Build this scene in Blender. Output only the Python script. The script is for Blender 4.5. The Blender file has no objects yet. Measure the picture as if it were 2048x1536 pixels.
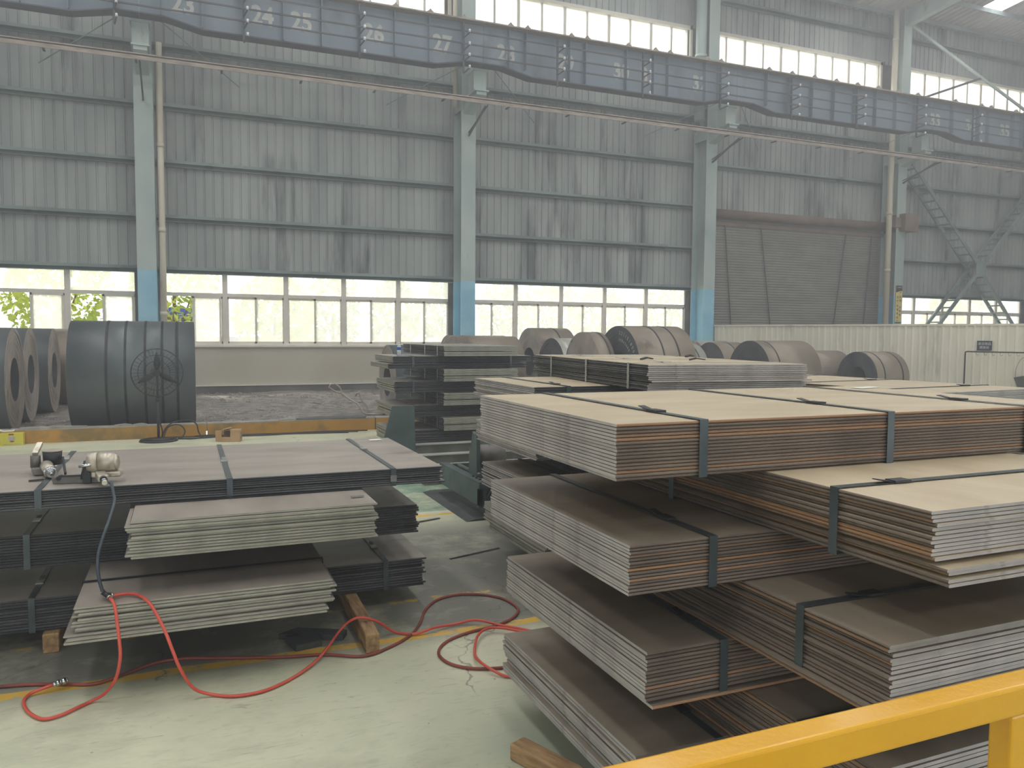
import bpy, bmesh, math, random
from mathutils import Vector, Matrix
random.seed(7)
S = bpy.context.scene
COL = S.collection
PI = math.pi

# ------------------------------------------------------------ camera, world, lights
cam_d = bpy.data.cameras.new('camera'); cam = bpy.data.objects.new('camera', cam_d); COL.objects.link(cam)
rt = Vector((0.92288916, -0.38499974, 0.0071276)); up = Vector((0.01795339, 0.06151158, 0.99794489)); fw = Vector((0.38464695, 0.92086455, -0.06368042))
M = Matrix(((rt.x, up.x, -fw.x, 0), (rt.y, up.y, -fw.y, 0), (rt.z, up.z, -fw.z, 1.87), (0, 0, 0, 1)))
cam.matrix_world = M
cam_d.sensor_width = 36; cam_d.lens = 36 * 1570 / 2048; cam_d.clip_start = .05; cam_d.clip_end = 300
S.camera = cam
S.view_settings.view_transform = 'Standard'; S.view_settings.look = 'None'; S.view_settings.gamma = 1
S.cycles.max_bounces = 7; S.cycles.diffuse_bounces = 3; S.cycles.glossy_bounces = 2; S.cycles.transmission_bounces = 4; S.cycles.transparent_max_bounces = 8
S.view_settings.use_curve_mapping = False; S.view_settings.exposure = 0.0
W = bpy.data.worlds.new('sky'); S.world = W; W.use_nodes = True
bg = W.node_tree.nodes['Background']; bg.inputs[0].default_value = (.93, .97, 1, 1); bg.inputs[1].default_value = 2.9
SKY_E, SKY_P = 6.0, 310.0      # skylight panel emission, power of the daylight coming through each skylight
sun_d = bpy.data.lights.new('sun', 'SUN'); sun_d.energy = 4; sun_d.angle = .02; sun_d.color = (1, .95, .85)
sun = bpy.data.objects.new('sun', sun_d); COL.objects.link(sun); sun.rotation_euler = (math.radians(-38), math.radians(-25), 0); sun.location = (0, 60, 60)
SKYLIGHTS = [(-13.5, 1.4), (-4.2, 1.4), (5.0, 1.4), (14.3, 1.4), (23.5, 1.4), (30.6, 1.1)]
def roof_z(y): return 15.0 + (24.9 - y) * .1
for x, w in SKYLIGHTS:
    for (ya, yb) in ((-9, 4), (5, 22.95)):
        ld = bpy.data.lights.new('skylight_glow', 'AREA'); ld.shape = 'RECTANGLE'; ld.size = w; ld.size_y = yb - ya
        ld.energy = SKY_P * (yb - ya) / 17; ld.color = (1, .97, .91)
        lo = bpy.data.objects.new('skylight_glow', ld); COL.objects.link(lo)
        lo.location = (x, (ya + yb) / 2, roof_z((ya + yb) / 2) - .25); lo.rotation_euler = (math.atan(-.1), 0, 0)

# added fill lights by the unseen front wall, lifting shadows on camera-facing sides
for z, h, e in ((3.0, 2.2, 850), (12.3, 1.5, 900)):
    ld = bpy.data.lights.new('far_window_glow', 'AREA'); ld.shape = 'RECTANGLE'; ld.size = 55; ld.size_y = h; ld.energy = e; ld.color = (.95, .98, 1)
    lo = bpy.data.objects.new('far_window_glow', ld); COL.objects.link(lo); lo.location = (11, -13.6, z); lo.rotation_euler = (PI / 2, 0, 0)

# ------------------------------------------------------------ materials
def s2l(c): return tuple(((v / 255) / 12.92 if v / 255 <= .04045 else ((v / 255 + .055) / 1.055) ** 2.4) for v in c) + (1,)
def mat(name, c1, c2=None, scale=4, stretch=(1, 1, 1), rough=.7, metal=0, bump=0, bscale=60, c3=None, t3=.6, s3=2, rnd=0, coat=0, spec=.5, detail=4, world=False, lo=.35, hi=.65, rmix=None):
    m = bpy.data.materials.new(name); m.use_nodes = True
    n, l = m.node_tree.nodes, m.node_tree.links
    b = n['Principled BSDF']; b.inputs['Roughness'].default_value = rough; b.inputs['Metallic'].default_value = metal
    b.inputs['Specular IOR Level'].default_value = spec
    if coat: b.inputs['Coat Weight'].default_value = coat; b.inputs['Coat Roughness'].default_value = .12
    tc = n.new('ShaderNodeTexCoord'); mp = n.new('ShaderNodeMapping'); mp.inputs['Scale'].default_value = stretch
    if world:
        g = n.new('ShaderNodeNewGeometry'); l.new(g.outputs['Position'], mp.inputs[0])
    else: l.new(tc.outputs['Object'], mp.inputs[0])
    col = None
    if c2 is None: b.inputs['Base Color'].default_value = s2l(c1)
    else:
        nz = n.new('ShaderNodeTexNoise'); nz.inputs['Scale'].default_value = scale; nz.inputs['Detail'].default_value = detail
        l.new(mp.outputs[0], nz.inputs['Vector'])
        cr = n.new('ShaderNodeValToRGB'); cr.color_ramp.elements[0].position = lo; cr.color_ramp.elements[1].position = hi
        cr.color_ramp.elements[0].color = s2l(c1); cr.color_ramp.elements[1].color = s2l(c2)
        l.new(nz.outputs['Fac'], cr.inputs[0]); col = cr.outputs[0]
        if c3:
            nz3 = n.new('ShaderNodeTexNoise'); nz3.inputs['Scale'].default_value = s3; nz3.inputs['Detail'].default_value = 6; nz3.inputs['Roughness'].default_value = .65
            l.new(mp.outputs[0], nz3.inputs['Vector'])
            cr3 = n.new('ShaderNodeValToRGB'); cr3.color_ramp.elements[0].position = t3; cr3.color_ramp.elements[1].position = t3 + .12
            l.new(nz3.outputs['Fac'], cr3.inputs[0])
            mx = n.new('ShaderNodeMix'); mx.data_type = 'RGBA'; l.new(cr3.outputs[0], mx.inputs[0]); l.new(col, mx.inputs[6]); mx.inputs[7].default_value = s2l(c3); col = mx.outputs[2]
        if rmix:
            oi = n.new('ShaderNodeObjectInfo'); r2 = n.new('ShaderNodeMapRange'); r2.inputs[1].default_value = rmix[1]; r2.inputs[2].default_value = 1; l.new(oi.outputs['Random'], r2.inputs[0])
            m9 = n.new('ShaderNodeMix'); m9.data_type = 'RGBA'; l.new(r2.outputs[0], m9.inputs[0]); l.new(col, m9.inputs[6]); m9.inputs[7].default_value = s2l(rmix[0]); col = m9.outputs[2]
        if rnd:
            oi = n.new('ShaderNodeObjectInfo'); mr = n.new('ShaderNodeMapRange'); mr.inputs[3].default_value = 1 - rnd; mr.inputs[4].default_value = 1 + rnd
            l.new(oi.outputs['Random'], mr.inputs[0]); hs = n.new('ShaderNodeHueSaturation'); l.new(mr.outputs[0], hs.inputs['Value']); l.new(col, hs.inputs['Color']); col = hs.outputs[0]
        l.new(col, b.inputs['Base Color'])
    if bump:
        nb = n.new('ShaderNodeTexNoise'); nb.inputs['Scale'].default_value = bscale; nb.inputs['Detail'].default_value = 3; l.new(mp.outputs[0], nb.inputs['Vector'])
        bp = n.new('ShaderNodeBump'); bp.inputs['Strength'].default_value = bump; bp.inputs['Distance'].default_value = .02
        l.new(nb.outputs['Fac'], bp.inputs['Height']); l.new(bp.outputs[0], b.inputs['Normal'])
    return m
def emit(name, c, s):
    m = bpy.data.materials.new(name); m.use_nodes = True; n, l = m.node_tree.nodes, m.node_tree.links
    for x in list(n): n.remove(x)
    e = n.new('ShaderNodeEmission'); e.inputs[0].default_value = s2l(c); e.inputs[1].default_value = s; o = n.new('ShaderNodeOutputMaterial'); l.new(e.outputs[0], o.inputs[0]); return m

# rolled plate faces: top, mill edge, cut edge for each finish
TOPR = mat('plate_top_tan', (186, 168, 138), (202, 186, 158), 1.6, (1, 3.5, 1), .42, 0, c3=(160, 140, 112), s3=1.1, t3=.62, spec=.6, rnd=.03)
MILR = mat('plate_edge_rusty', (100, 88, 80), (128, 114, 102), 2.2, (1, 1, 2), .75, c3=(136, 108, 84), s3=1.3, t3=.62, rnd=.24, rmix=((146, 108, 76), .72))
CUTR = mat('plate_cut_grey', (158, 153, 152), (176, 171, 168), 9, (1, 1, 1.5), .6, 0, c3=(124, 119, 114), s3=10, t3=.6, rnd=.08)
TOPS = mat('plate_top_shop_brown', (128, 117, 104), (148, 136, 120), 1.6, (1, 3.5, 1), .42, c3=(136, 108, 78), s3=1.0, t3=.66, spec=.5, rnd=.03)
TOPD = mat('plate_top_grey', (142, 134, 125), (166, 156, 146), 1.5, (1, 3, 1), .38, c3=(100, 95, 90), s3=.9, t3=.62, spec=.5, rnd=.03)
MILD = mat('plate_edge_black', (50, 54, 58), (72, 76, 80), 2, (1, 1, 2), .5, rnd=.35)
CUTD = mat('plate_cut_olive', (148, 147, 134), (166, 165, 150), 8, (1, 1, 1.5), .6, c3=(126, 124, 112), s3=8, t3=.6, rnd=.08)
STRAP = mat('strap_steel', (70, 80, 84), (92, 102, 106), 5, rough=.35, metal=.5)
STRAPK = mat('strap_dark', (40, 42, 46), (60, 62, 66), 5, rough=.5, metal=.3)
SEAL = mat('seal_zinc', (150, 152, 150), (185, 186, 180), 12, rough=.35, metal=.6)
KIND = {'rust': (TOPR, MILR, CUTR), 'brown': (TOPS, MILR, CUTR), 'dark': (TOPD, MILD, CUTD), 'tan': (TOPR, MILD, CUTR)}
CLAD = mat('cladding_paint', (154, 160, 159), (180, 185, 182), .7, (2.2, 1, .35), .6, c3=(112, 118, 120), s3=.55, t3=.56, world=True)
GIRT = mat('girt_paint', (122, 136, 136), (150, 166, 164), .8, (1, 1, 1), .6, c3=(92, 98, 100), s3=.9, t3=.58, world=True)
COLG = mat('column_green', (166, 183, 180), (188, 202, 198), 1.2, (1, 1, .5), .5, c3=(130, 146, 140), s3=1, t3=.6, world=True)
COLB = mat('column_blue', (140, 196, 222), (164, 212, 230), 2, rough=.45, world=True)
BEAM = mat('girder_paint', (122, 138, 152), (142, 156, 168), .7, (1, 1, .6), .55, c3=(108, 116, 124), s3=.6, t3=.58, world=True)
BEAMD = mat('girder_dark', (70, 72, 82), (94, 92, 98), 2, rough=.7, world=True)
RUSTB = mat('rail_rust', (140, 128, 120), (172, 160, 148), 3, (1, 4, 4), .7, world=True)
WHITE = mat('insulator_white', (225, 225, 225), rough=.4)
PAINTN = mat('stencil_paint', (190, 192, 188), (205, 205, 200), 5, rough=.7)
PLAST = mat('plaster', (196, 190, 174), (208, 203, 188), .8, (1, 1, .5), .8, c3=(166, 158, 142), s3=.8, t3=.6, world=True)
PLASTW = mat('ledge_white', (236, 232, 222), rough=.7)
PLINTH = mat('plinth_dark', (96, 94, 92), (130, 128, 124), 2, rough=.9, world=True)
FRAME = mat('window_frame_pvc', (226, 220, 208), (238, 233, 223), 2, rough=.5, c3=(196, 170, 150), s3=1.2, t3=.66, world=True)
KERB = mat('kerb_yellow', (186, 140, 66), (200, 152, 74), 1.4, rough=.75, c3=(140, 118, 72), s3=.9, t3=.5, world=True, bump=.2)
CONC = mat('concrete_top', (150, 146, 138), (178, 173, 163), 6, rough=.9, world=True, bump=.3)
GRAV = mat('yard_dirt', (112, 108, 104), (162, 156, 148), 5, rough=.95, c3=(92, 90, 90), s3=2.2, t3=.55, world=True, bump=.9, bscale=30, detail=8)
STONE = mat('yard_stone', (108, 106, 104), (176, 168, 158), 3, rough=.95, world=True)
COILS = mat('coil_skin_dark', (82, 90, 94), (104, 110, 112), 1.2, (1, 1, 1), .38, c3=(126, 112, 98), s3=.8, t3=.68, metal=.25)
COILF = mat('coil_face_brown', (158, 148, 140), (182, 172, 162), 3, rough=.55, c3=(110, 96, 86), s3=2, t3=.6, metal=.1)
COILB = mat('coil_skin_brown', (128, 118, 106), (152, 140, 126), 1.4, (1, 1, 1), .45, c3=(96, 84, 76), s3=1.2, t3=.56, metal=.1)
COILK = mat('coil_face_dark', (70, 73, 78), (90, 92, 95), 3, rough=.6)
COILZ = mat('coil_skin_pale', (176, 176, 170), (200, 198, 190), 2, rough=.35, metal=.3)
WOOD = mat('dunnage_wood', (142, 110, 76), (188, 154, 110), 5, (1, 6, 6), .85, c3=(80, 62, 50), s3=3, t3=.56, bump=.4)
YEL = mat('handrail_yellow', (222, 164, 16), (230, 174, 30), 3, (1, 1, 1), .3, c3=(208, 144, 26), s3=5, t3=.66, coat=.25, bump=.08, bscale=40)
DGRN = mat('machine_green', (62, 78, 78), (82, 98, 96), 3, rough=.5, c3=(52, 60, 62), s3=2, t3=.6)
IRON = mat('worn_iron', (96, 94, 92), (128, 124, 118), 4, rough=.45, metal=.4)
BRITE = mat('polished_rail', (200, 200, 196), (225, 224, 218), 4, rough=.3, metal=.5)
BLK = mat('black_paint', (36, 38, 41), (50, 52, 55), 5, rough=.5)
RUBK = mat('hose_black', (52, 62, 70), (76, 88, 96), 5, rough=.4)
RED = mat('hose_red', (204, 80, 64), (218, 96, 78), 6, rough=.4, c3=(170, 60, 50), s3=4, t3=.62)
REDO = mat('hose_old_red', (132, 62, 54), (150, 78, 68), 6, rough=.6, c3=(104, 62, 56), s3=4, t3=.55)
ALU = mat('cast_aluminium', (178, 168, 152), (206, 198, 182), 14, rough=.4, metal=.55, c3=(120, 112, 100), s3=9, t3=.58)
CHROME = mat('chrome', (215, 218, 220), rough=.15, metal=1)
CARD = mat('cardboard', (176, 142, 104), (196, 164, 126), 4, rough=.9)
CARDI = mat('cardboard_inside', (120, 102, 84), (136, 116, 96), 4, rough=.9)
INK = mat('print_brown', (112, 74, 60), rough=.9)
YBOX = mat('box_yellow', (206, 196, 64), (216, 208, 84), 3, rough=.7)
BOXP = mat('print_grey', (168, 160, 150), (196, 190, 182), 30, rough=.7)
BOXR = mat('print_red', (140, 52, 60), rough=.7)
PIPE = mat('downpipe_pvc', (208, 198, 178), (224, 216, 198), 1.5, (1, 1, .6), .5, c3=(176, 164, 146), s3=1.2, t3=.62, world=True)
PART = mat('partition_sheet', (224, 219, 202), (238, 233, 216), .9, (2, 2, .5), .5, c3=(186, 186, 172), s3=.8, t3=.6, world=True)
SIGN = mat('sign_navy', (46, 46, 66), rough=.5)
SIGNY = mat('sign_yellow', (226, 206, 128), (232, 214, 140), 2, rough=.6)
SIGNW = mat('sign_white', (228, 228, 228), rough=.6)
TXTB = mat('sign_text_brown', (110, 84, 46), rough=.7)
SHUT = mat('shutter_steel', (126, 124, 120), (142, 140, 134), 1, (1, 1, 3), .5, world=True)
SHUTD = mat('shutter_rust', (116, 98, 88), (138, 124, 112), 2, rough=.7, world=True)
ROOF = mat('roof_sheet', (176, 176, 172), (192, 190, 184), 1.4, rough=.6, world=True)
LEAF = mat('leaf_green', (176, 196, 60), (214, 220, 90), 2, rough=.7, world=True)
LEAF2 = mat('leaf_dark', (150, 170, 110), (190, 196, 140), 2, rough=.7, world=True)
BARK = mat('bark', (104, 84, 66), rough=.9)
GRASS = mat('outside_ground', (170, 168, 150), (186, 186, 160), 1, rough=.9, world=True)
BLUE = mat('truck_blue', (48, 72, 190), rough=.35)
GLASSD = mat('dark_glass', (40, 46, 56), rough=.1)
PLAS = mat('bottle_plastic', (206, 214, 220), rough=.15, spec=.6)
BLUEL = mat('bottle_label_blue', (50, 90, 170), rough=.5)
WIRE = mat('wire_rope', (170, 160, 148), (196, 186, 172), 40, rough=.5, metal=.3)
CHALK = mat('chalk_marks', (168, 170, 172), rough=.9)
CHAR = mat('dark_plate', (52, 56, 56), (74, 78, 76), 6, rough=.6)
TAPE = mat('paper_white', (232, 230, 222), rough=.8)

def glass_mat(name, dirt):
    m = bpy.data.materials.new(name); m.use_nodes = True; n, l = m.node_tree.nodes, m.node_tree.links
    for x in list(n): n.remove(x)
    o = n.new('ShaderNodeOutputMaterial'); tr = n.new('ShaderNodeBsdfTransparent'); tl = n.new('ShaderNodeBsdfTranslucent'); tl.inputs[0].default_value = (.8, .8, .76, 1)
    mx = n.new('ShaderNodeMixShader'); nz = n.new('ShaderNodeTexNoise'); nz.inputs['Scale'].default_value = 2.5; g = n.new('ShaderNodeNewGeometry'); l.new(g.outputs['Position'], nz.inputs['Vector'])
    mr = n.new('ShaderNodeMapRange'); mr.inputs[3].default_value = dirt - .12; mr.inputs[4].default_value = dirt + .12
    l.new(nz.outputs['Fac'], mr.inputs[0]); l.new(mr.outputs[0], mx.inputs[0]); l.new(tr.outputs[0], mx.inputs[1]); l.new(tl.outputs[0], mx.inputs[2]); l.new(mx.outputs[0], o.inputs[0]); return m
GLASS = glass_mat('dusty_glass', .4)

def floor_mat():
    m = bpy.data.materials.new('painted_floor'); m.use_nodes = True; n, l = m.node_tree.nodes, m.node_tree.links
    b = n['Principled BSDF']; g = n.new('ShaderNodeNewGeometry'); P = g.outputs['Position']
    def noise(sc, det=5, st=(1, 1, 1), ro=.6, dist=0):
        mp = n.new('ShaderNodeMapping'); mp.inputs['Scale'].default_value = st; l.new(P, mp.inputs[0])
        z = n.new('ShaderNodeTexNoise'); z.inputs['Scale'].default_value = sc; z.inputs['Detail'].default_value = det; z.inputs['Roughness'].default_value = ro; z.inputs['Distortion'].default_value = dist
        l.new(mp.outputs[0], z.inputs['Vector']); return z.outputs['Fac']
    def ramp(f, a, b_):
        r = n.new('ShaderNodeMapRange'); r.inputs[1].default_value = a; r.inputs[2].default_value = b_; l.new(f, r.inputs[0]); return r.outputs[0]
    def math_(op, a, b_=None):
        k = n.new('ShaderNodeMath'); k.operation = op
        for i, v in enumerate((a, b_)):
            if v is None: continue
            if isinstance(v, (int, float)): k.inputs[i].default_value = v
            else: l.new(v, k.inputs[i])
        return k.outputs[0]
    def mix(f, a, b_):
        k = n.new('ShaderNodeMix'); k.data_type = 'RGBA'
        if isinstance(f, (int, float)): k.inputs[0].default_value = f
        else: l.new(f, k.inputs[0])
        for i, v in ((6, a), (7, b_)):
            if isinstance(v, tuple): k.inputs[i].default_value = s2l(v)
            else: l.new(v, k.inputs[i])
        return k.outputs[2]
    sx = n.new('ShaderNodeSeparateXYZ'); l.new(P, sx.inputs[0]); X, Y = sx.outputs[0], sx.outputs[1]
    big = noise(.9, 6); fine = noise(9, 6, (1, 2.2, 1))
    c = mix(ramp(big, .35, .65), (196, 198, 170), (214, 213, 186))
    c = mix(math_('MULTIPLY', ramp(fine, .55, .75), .35), c, (150, 156, 138))
    sw = noise(3.2, 8, (1, 5, 1), .7, 2.6)           # swirling tyre scuffs
    c = mix(math_('MULTIPLY', ramp(sw, .58, .68), .5), c, (124, 124, 108))
    st = noise(.55, 7, (1, 1.6, 1), .7)
    c = mix(math_('MULTIPLY', ramp(st, .5, .66), .45), c, (140, 138, 120))
    worn = noise(1.3, 9, (1, 1, 1), .75)
    zone = math_('MULTIPLY', ramp(Y, 4.4, 4.7), math_('SUBTRACT', 1, ramp(Y, 6.9, 7.9)))
    c = mix(math_('MULTIPLY', zone, ramp(worn, .22, .5)), c, (126, 125, 115))
    nearz = math_('MULTIPLY', ramp(X, .9, 1.5), math_('SUBTRACT', 1, ramp(Y, 3.2, 4.0)))
    c = mix(math_('MULTIPLY', nearz, .8), c, (150, 160, 142))
    green = math_('MULTIPLY', math_('GREATER_THAN', Y, 7.85), math_('LESS_THAN', Y, 11.2))
    c = mix(math_('MULTIPLY', green, math_('SUBTRACT', 1, math_('MULTIPLY', ramp(worn, .42, .6), .8))), c, (104, 136, 116))
    # worn yellow lines
    yn = noise(7, 6, (1, 1, 1), .7)
    def line(y0, w, x0, x1, k):
        d = math_('ABSOLUTE', math_('SUBTRACT', math_('ADD', Y, math_('MULTIPLY', math_('SUBTRACT', big, .5), .12)), y0))
        a = math_('LESS_THAN', d, w); a = math_('MULTIPLY', a, math_('GREATER_THAN', X, x0)); a = math_('MULTIPLY', a, math_('LESS_THAN', X, x1))
        return math_('MULTIPLY', a, ramp(yn, k, k + .12))
    for (y0, w, x0, x1, k) in ((4.60, .04, -6, 2.12, .36), (5.25, .035, -6, 3.0, .5), (7.7, .04, .5, 9, .36)):
        c = mix(line(y0, w, x0, x1, k), c, (218, 178, 78))
    # cracks
    vo = n.new('ShaderNodeTexVoronoi'); vo.feature = 'DISTANCE_TO_EDGE'; vo.inputs['Scale'].default_value = .55; vo.inputs['Randomness'].default_value = 1
    wv = n.new('ShaderNodeMapping'); l.new(P, wv.inputs[0])
    ad = n.new('ShaderNodeVectorMath'); ad.operation = 'ADD'; nc = n.new('ShaderNodeTexNoise'); nc.inputs['Scale'].default_value = 6; nc.inputs['Detail'].default_value = 5; l.new(P, nc.inputs['Vector'])
    sc_ = n.new('ShaderNodeVectorMath'); sc_.operation = 'SCALE'; sc_.inputs['Scale'].default_value = .22; l.new(nc.outputs['Color'], sc_.inputs[0]); l.new(P, ad.inputs[0]); l.new(sc_.outputs[0], ad.inputs[1]); l.new(ad.outputs[0], vo.inputs['Vector'])
    crk = math_('MULTIPLY', math_('SUBTRACT', 1, ramp(vo.outputs['Distance'], .0015, .004)), ramp(noise(.8, 2), .52, .56))
    c = mix(math_('MULTIPLY', crk, .6), c, (84, 86, 78))
    sp = noise(26, 2); c = mix(math_('MULTIPLY', ramp(sp, .72, .76), .6), c, (96, 98, 90))
    l.new(c, b.inputs['Base Color'])
    rr = n.new('ShaderNodeMapRange'); rr.inputs[3].default_value = .38; rr.inputs[4].default_value = .7; l.new(worn, rr.inputs[0]); l.new(rr.outputs[0], b.inputs['Roughness'])
    bp = n.new('ShaderNodeBump'); bp.inputs['Strength'].default_value = .12; bp.inputs['Distance'].default_value = .01; l.new(worn, bp.inputs['Height']); l.new(bp.outputs[0], b.inputs['Normal'])
    return m
FLOOR = floor_mat()

# ------------------------------------------------------------ mesh helpers
class MB:
    def __init__(s): s.v = []; s.f = []; s.m = []; s.s = []
    def quad(s, pts, mi=0, sm=False):
        i = len(s.v); s.v += [tuple(p) for p in pts]; s.f.append(tuple(range(i, i + len(pts)))); s.m.append(mi); s.s.append(sm); return s
    def box(s, a, b, mi=0):
        x0, y0, z0 = a; x1, y1, z1 = b; i = len(s.v)
        s.v += [(x0, y0, z0), (x1, y0, z0), (x1, y1, z0), (x0, y1, z0), (x0, y0, z1), (x1, y0, z1), (x1, y1, z1), (x0, y1, z1)]
        for f in ((3, 2, 1, 0), (4, 5, 6, 7), (0, 1, 5, 4), (1, 2, 6, 5), (2, 3, 7, 6), (3, 0, 4, 7)): s.f.append(tuple(i + k for k in f)); s.m.append(mi); s.s.append(False)
        return s
    def obox(s, p, q, w, h, mi=0, upv=(0, 0, 1)):
        p, q = Vector(p), Vector(q); d = (q - p).normalized(); u = Vector(upv)
        if abs(d.dot(u)) > .98: u = Vector((0, 1, 0))
        sd = d.cross(u).normalized(); u = sd.cross(d).normalized(); i = len(s.v)
        for c in (p, q):
            for a, b in ((-1, -1), (1, -1), (1, 1), (-1, 1)): s.v.append(tuple(c + sd * a * w / 2 + u * b * h / 2))
        for f in ((0, 1, 2, 3), (7, 6, 5, 4), (0, 4, 5, 1), (1, 5, 6, 2), (2, 6, 7, 3), (3, 7, 4, 0)): s.f.append(tuple(i + k for k in f)); s.m.append(mi); s.s.append(False)
        return s
    def cyl(s, p, q, r, r2=None, n=16, mi=0, cap=True):
        p, q = Vector(p), Vector(q); r2 = r if r2 is None else r2; d = (q - p).normalized(); u = Vector((0, 0, 1)) if abs(d.z) < .9 else Vector((1, 0, 0))
        a = d.cross(u).normalized(); b = d.cross(a); i = len(s.v)
        for c, rr in ((p, r), (q, r2)):
            for k in range(n): t = 2 * PI * k / n; s.v.append(tuple(c + a * math.cos(t) * rr + b * math.sin(t) * rr))
        for k in range(n): s.f.append((i + k, i + (k + 1) % n, i + n + (k + 1) % n, i + n + k)); s.m.append(mi); s.s.append(True)
        if cap:
            s.f.append(tuple(i + n - 1 - k for k in range(n))); s.m.append(mi); s.s.append(False)
            s.f.append(tuple(i + n + k for k in range(n))); s.m.append(mi); s.s.append(False)
        return s
    def tube(s, pts, r, n=8, mi=0, closed=False):
        pts = [Vector(p) for p in pts]; m = len(pts); i = len(s.v); pa = None
        for k, p in enumerate(pts):
            if closed: d = (pts[(k + 1) % m] - pts[k - 1]).normalized()
            else: d = (pts[min(k + 1, m - 1)] - pts[max(k - 1, 0)]).normalized()
            if pa is None: u = Vector((0, 0, 1)) if abs(d.z) < .9 else Vector((1, 0, 0)); a = d.cross(u).normalized()
            else: a = (pa - d * pa.dot(d)).normalized()
            pa = a; b = d.cross(a)
            for j in range(n): t = 2 * PI * j / n; s.v.append(tuple(p + a * math.cos(t) * r + b * math.sin(t) * r))
        for k in range(m if closed else m - 1):
            for j in range(n): s.f.append((i + k * n + j, i + k * n + (j + 1) % n, i + ((k + 1) % m) * n + (j + 1) % n, i + ((k + 1) % m) * n + j)); s.m.append(mi); s.s.append(True)
        if not closed:
            s.f.append(tuple(i + j for j in range(n))); s.m.append(mi); s.s.append(False)
            s.f.append(tuple(i + (m - 1) * n + n - 1 - j for j in range(n))); s.m.append(mi); s.s.append(False)
        return s
    def prism(s, poly, axis, a, b, mi=0):      # polygon in the two other axes, extruded along axis
        def P(u, v, w): return (w, u, v) if axis == 0 else ((u, w, v) if axis == 1 else (u, v, w))
        i = len(s.v); n = len(poly); s.v += [P(u, v, a) for u, v in poly] + [P(u, v, b) for u, v in poly]
        s.f.append(tuple(i + k for k in range(n))); s.f.append(tuple(i + n + n - 1 - k for k in range(n))); s.m += [mi, mi]; s.s += [False, False]
        for k in range(n): s.f.append((i + k, i + n + k, i + n + (k + 1) % n, i + (k + 1) % n)); s.m.append(mi); s.s.append(False)
        return s
    def mesh(s, name, mats):
        me = bpy.data.meshes.new(name); me.from_pydata(s.v, [], s.f)
        for m in (mats if isinstance(mats, (list, tuple)) else [mats]): me.materials.append(m)
        me.polygons.foreach_set('material_index', s.m); me.polygons.foreach_set('use_smooth', s.s); me.update()
        bm = bmesh.new(); bm.from_mesh(me); bmesh.ops.recalc_face_normals(bm, faces=bm.faces); bm.to_mesh(me); bm.free()
        return me
    def build(s, name, mats, parent=None, loc=None, rz=0): return ob(name, s.mesh(name, mats), parent, loc, rz)
def ob(name, me, parent=None, loc=None, rz=0):
    o = bpy.data.objects.new(name, me); COL.objects.link(o)
    if parent: o.parent = parent
    if loc is not None: o.location = loc
    if rz: o.rotation_euler = (0, 0, rz)
    return o
def thing(name, label, cat, loc=(0, 0, 0), rz=0, group=None):
    o = bpy.data.objects.new(name, None); COL.objects.link(o); o.empty_display_size = .2; o.location = loc; o.rotation_euler = (0, 0, rz); o['label'] = label; o['category'] = cat
    if group: o['group'] = group
    return o
def tag(o, label, cat, group=None):
    o['label'] = label; o['category'] = cat
    if group: o['group'] = group
    return o
def struct(name):
    o = bpy.data.objects.new(name, None); COL.objects.link(o); o.empty_display_size = .2; o['kind'] = 'structure'; return o
def bevel(o, w, seg=2):
    m = o.modifiers.new('bevel', 'BEVEL'); m.width = w; m.segments = seg; m.limit_method = 'ANGLE'; return o
def smooth_path(pts, k=6):
    pts = [Vector(p) for p in pts]; out = []
    for i in range(len(pts) - 1):
        p0, p1, p2, p3 = pts[max(i - 1, 0)], pts[i], pts[i + 1], pts[min(i + 2, len(pts) - 1)]
        for j in range(k):
            t = j / k; out.append(.5 * ((2 * p1) + (p2 - p0) * t + (2 * p0 - 5 * p1 + 4 * p2 - p3) * t * t + (3 * p1 - p0 - 3 * p2 + p3) * t ** 3))
    out.append(pts[-1]); return out
def text(name, body, size, m, parent=None, loc=(0, 0, 0), rot=(PI / 2, 0, 0), ext=.002, off=0, align='CENTER', sx=1):
    c = bpy.data.curves.new(name, 'FONT'); c.body = body; c.size = size; c.extrude = ext; c.offset = off; c.align_x = align; c.align_y = 'CENTER'; c.materials.append(m); c.resolution_u = 3
    o = bpy.data.objects.new(name, c); COL.objects.link(o); o.location = loc; o.rotation_euler = rot; o.scale = (sx, 1, 1)
    bpy.context.view_layer.update(); me = bpy.data.meshes.new_from_object(o.evaluated_get(bpy.context.evaluated_depsgraph_get())); me.name = name
    bpy.data.objects.remove(o); bpy.data.curves.remove(c)
    o = bpy.data.objects.new(name, me); COL.objects.link(o); o.location = loc; o.rotation_euler = rot; o.scale = (sx, 1, 1)
    if parent: o.parent = parent
    return o

# ------------------------------------------------------------ room shell
YF, YW = 23.8, 24.7
COLX = [-10.2, -0.9, 8.4, 17.7, 27.1, 36.3]
fl = MB().box((-22, -14, -.2), (44, 15.26, 0)).build('floor', FLOOR); fl['kind'] = 'structure'
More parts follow.
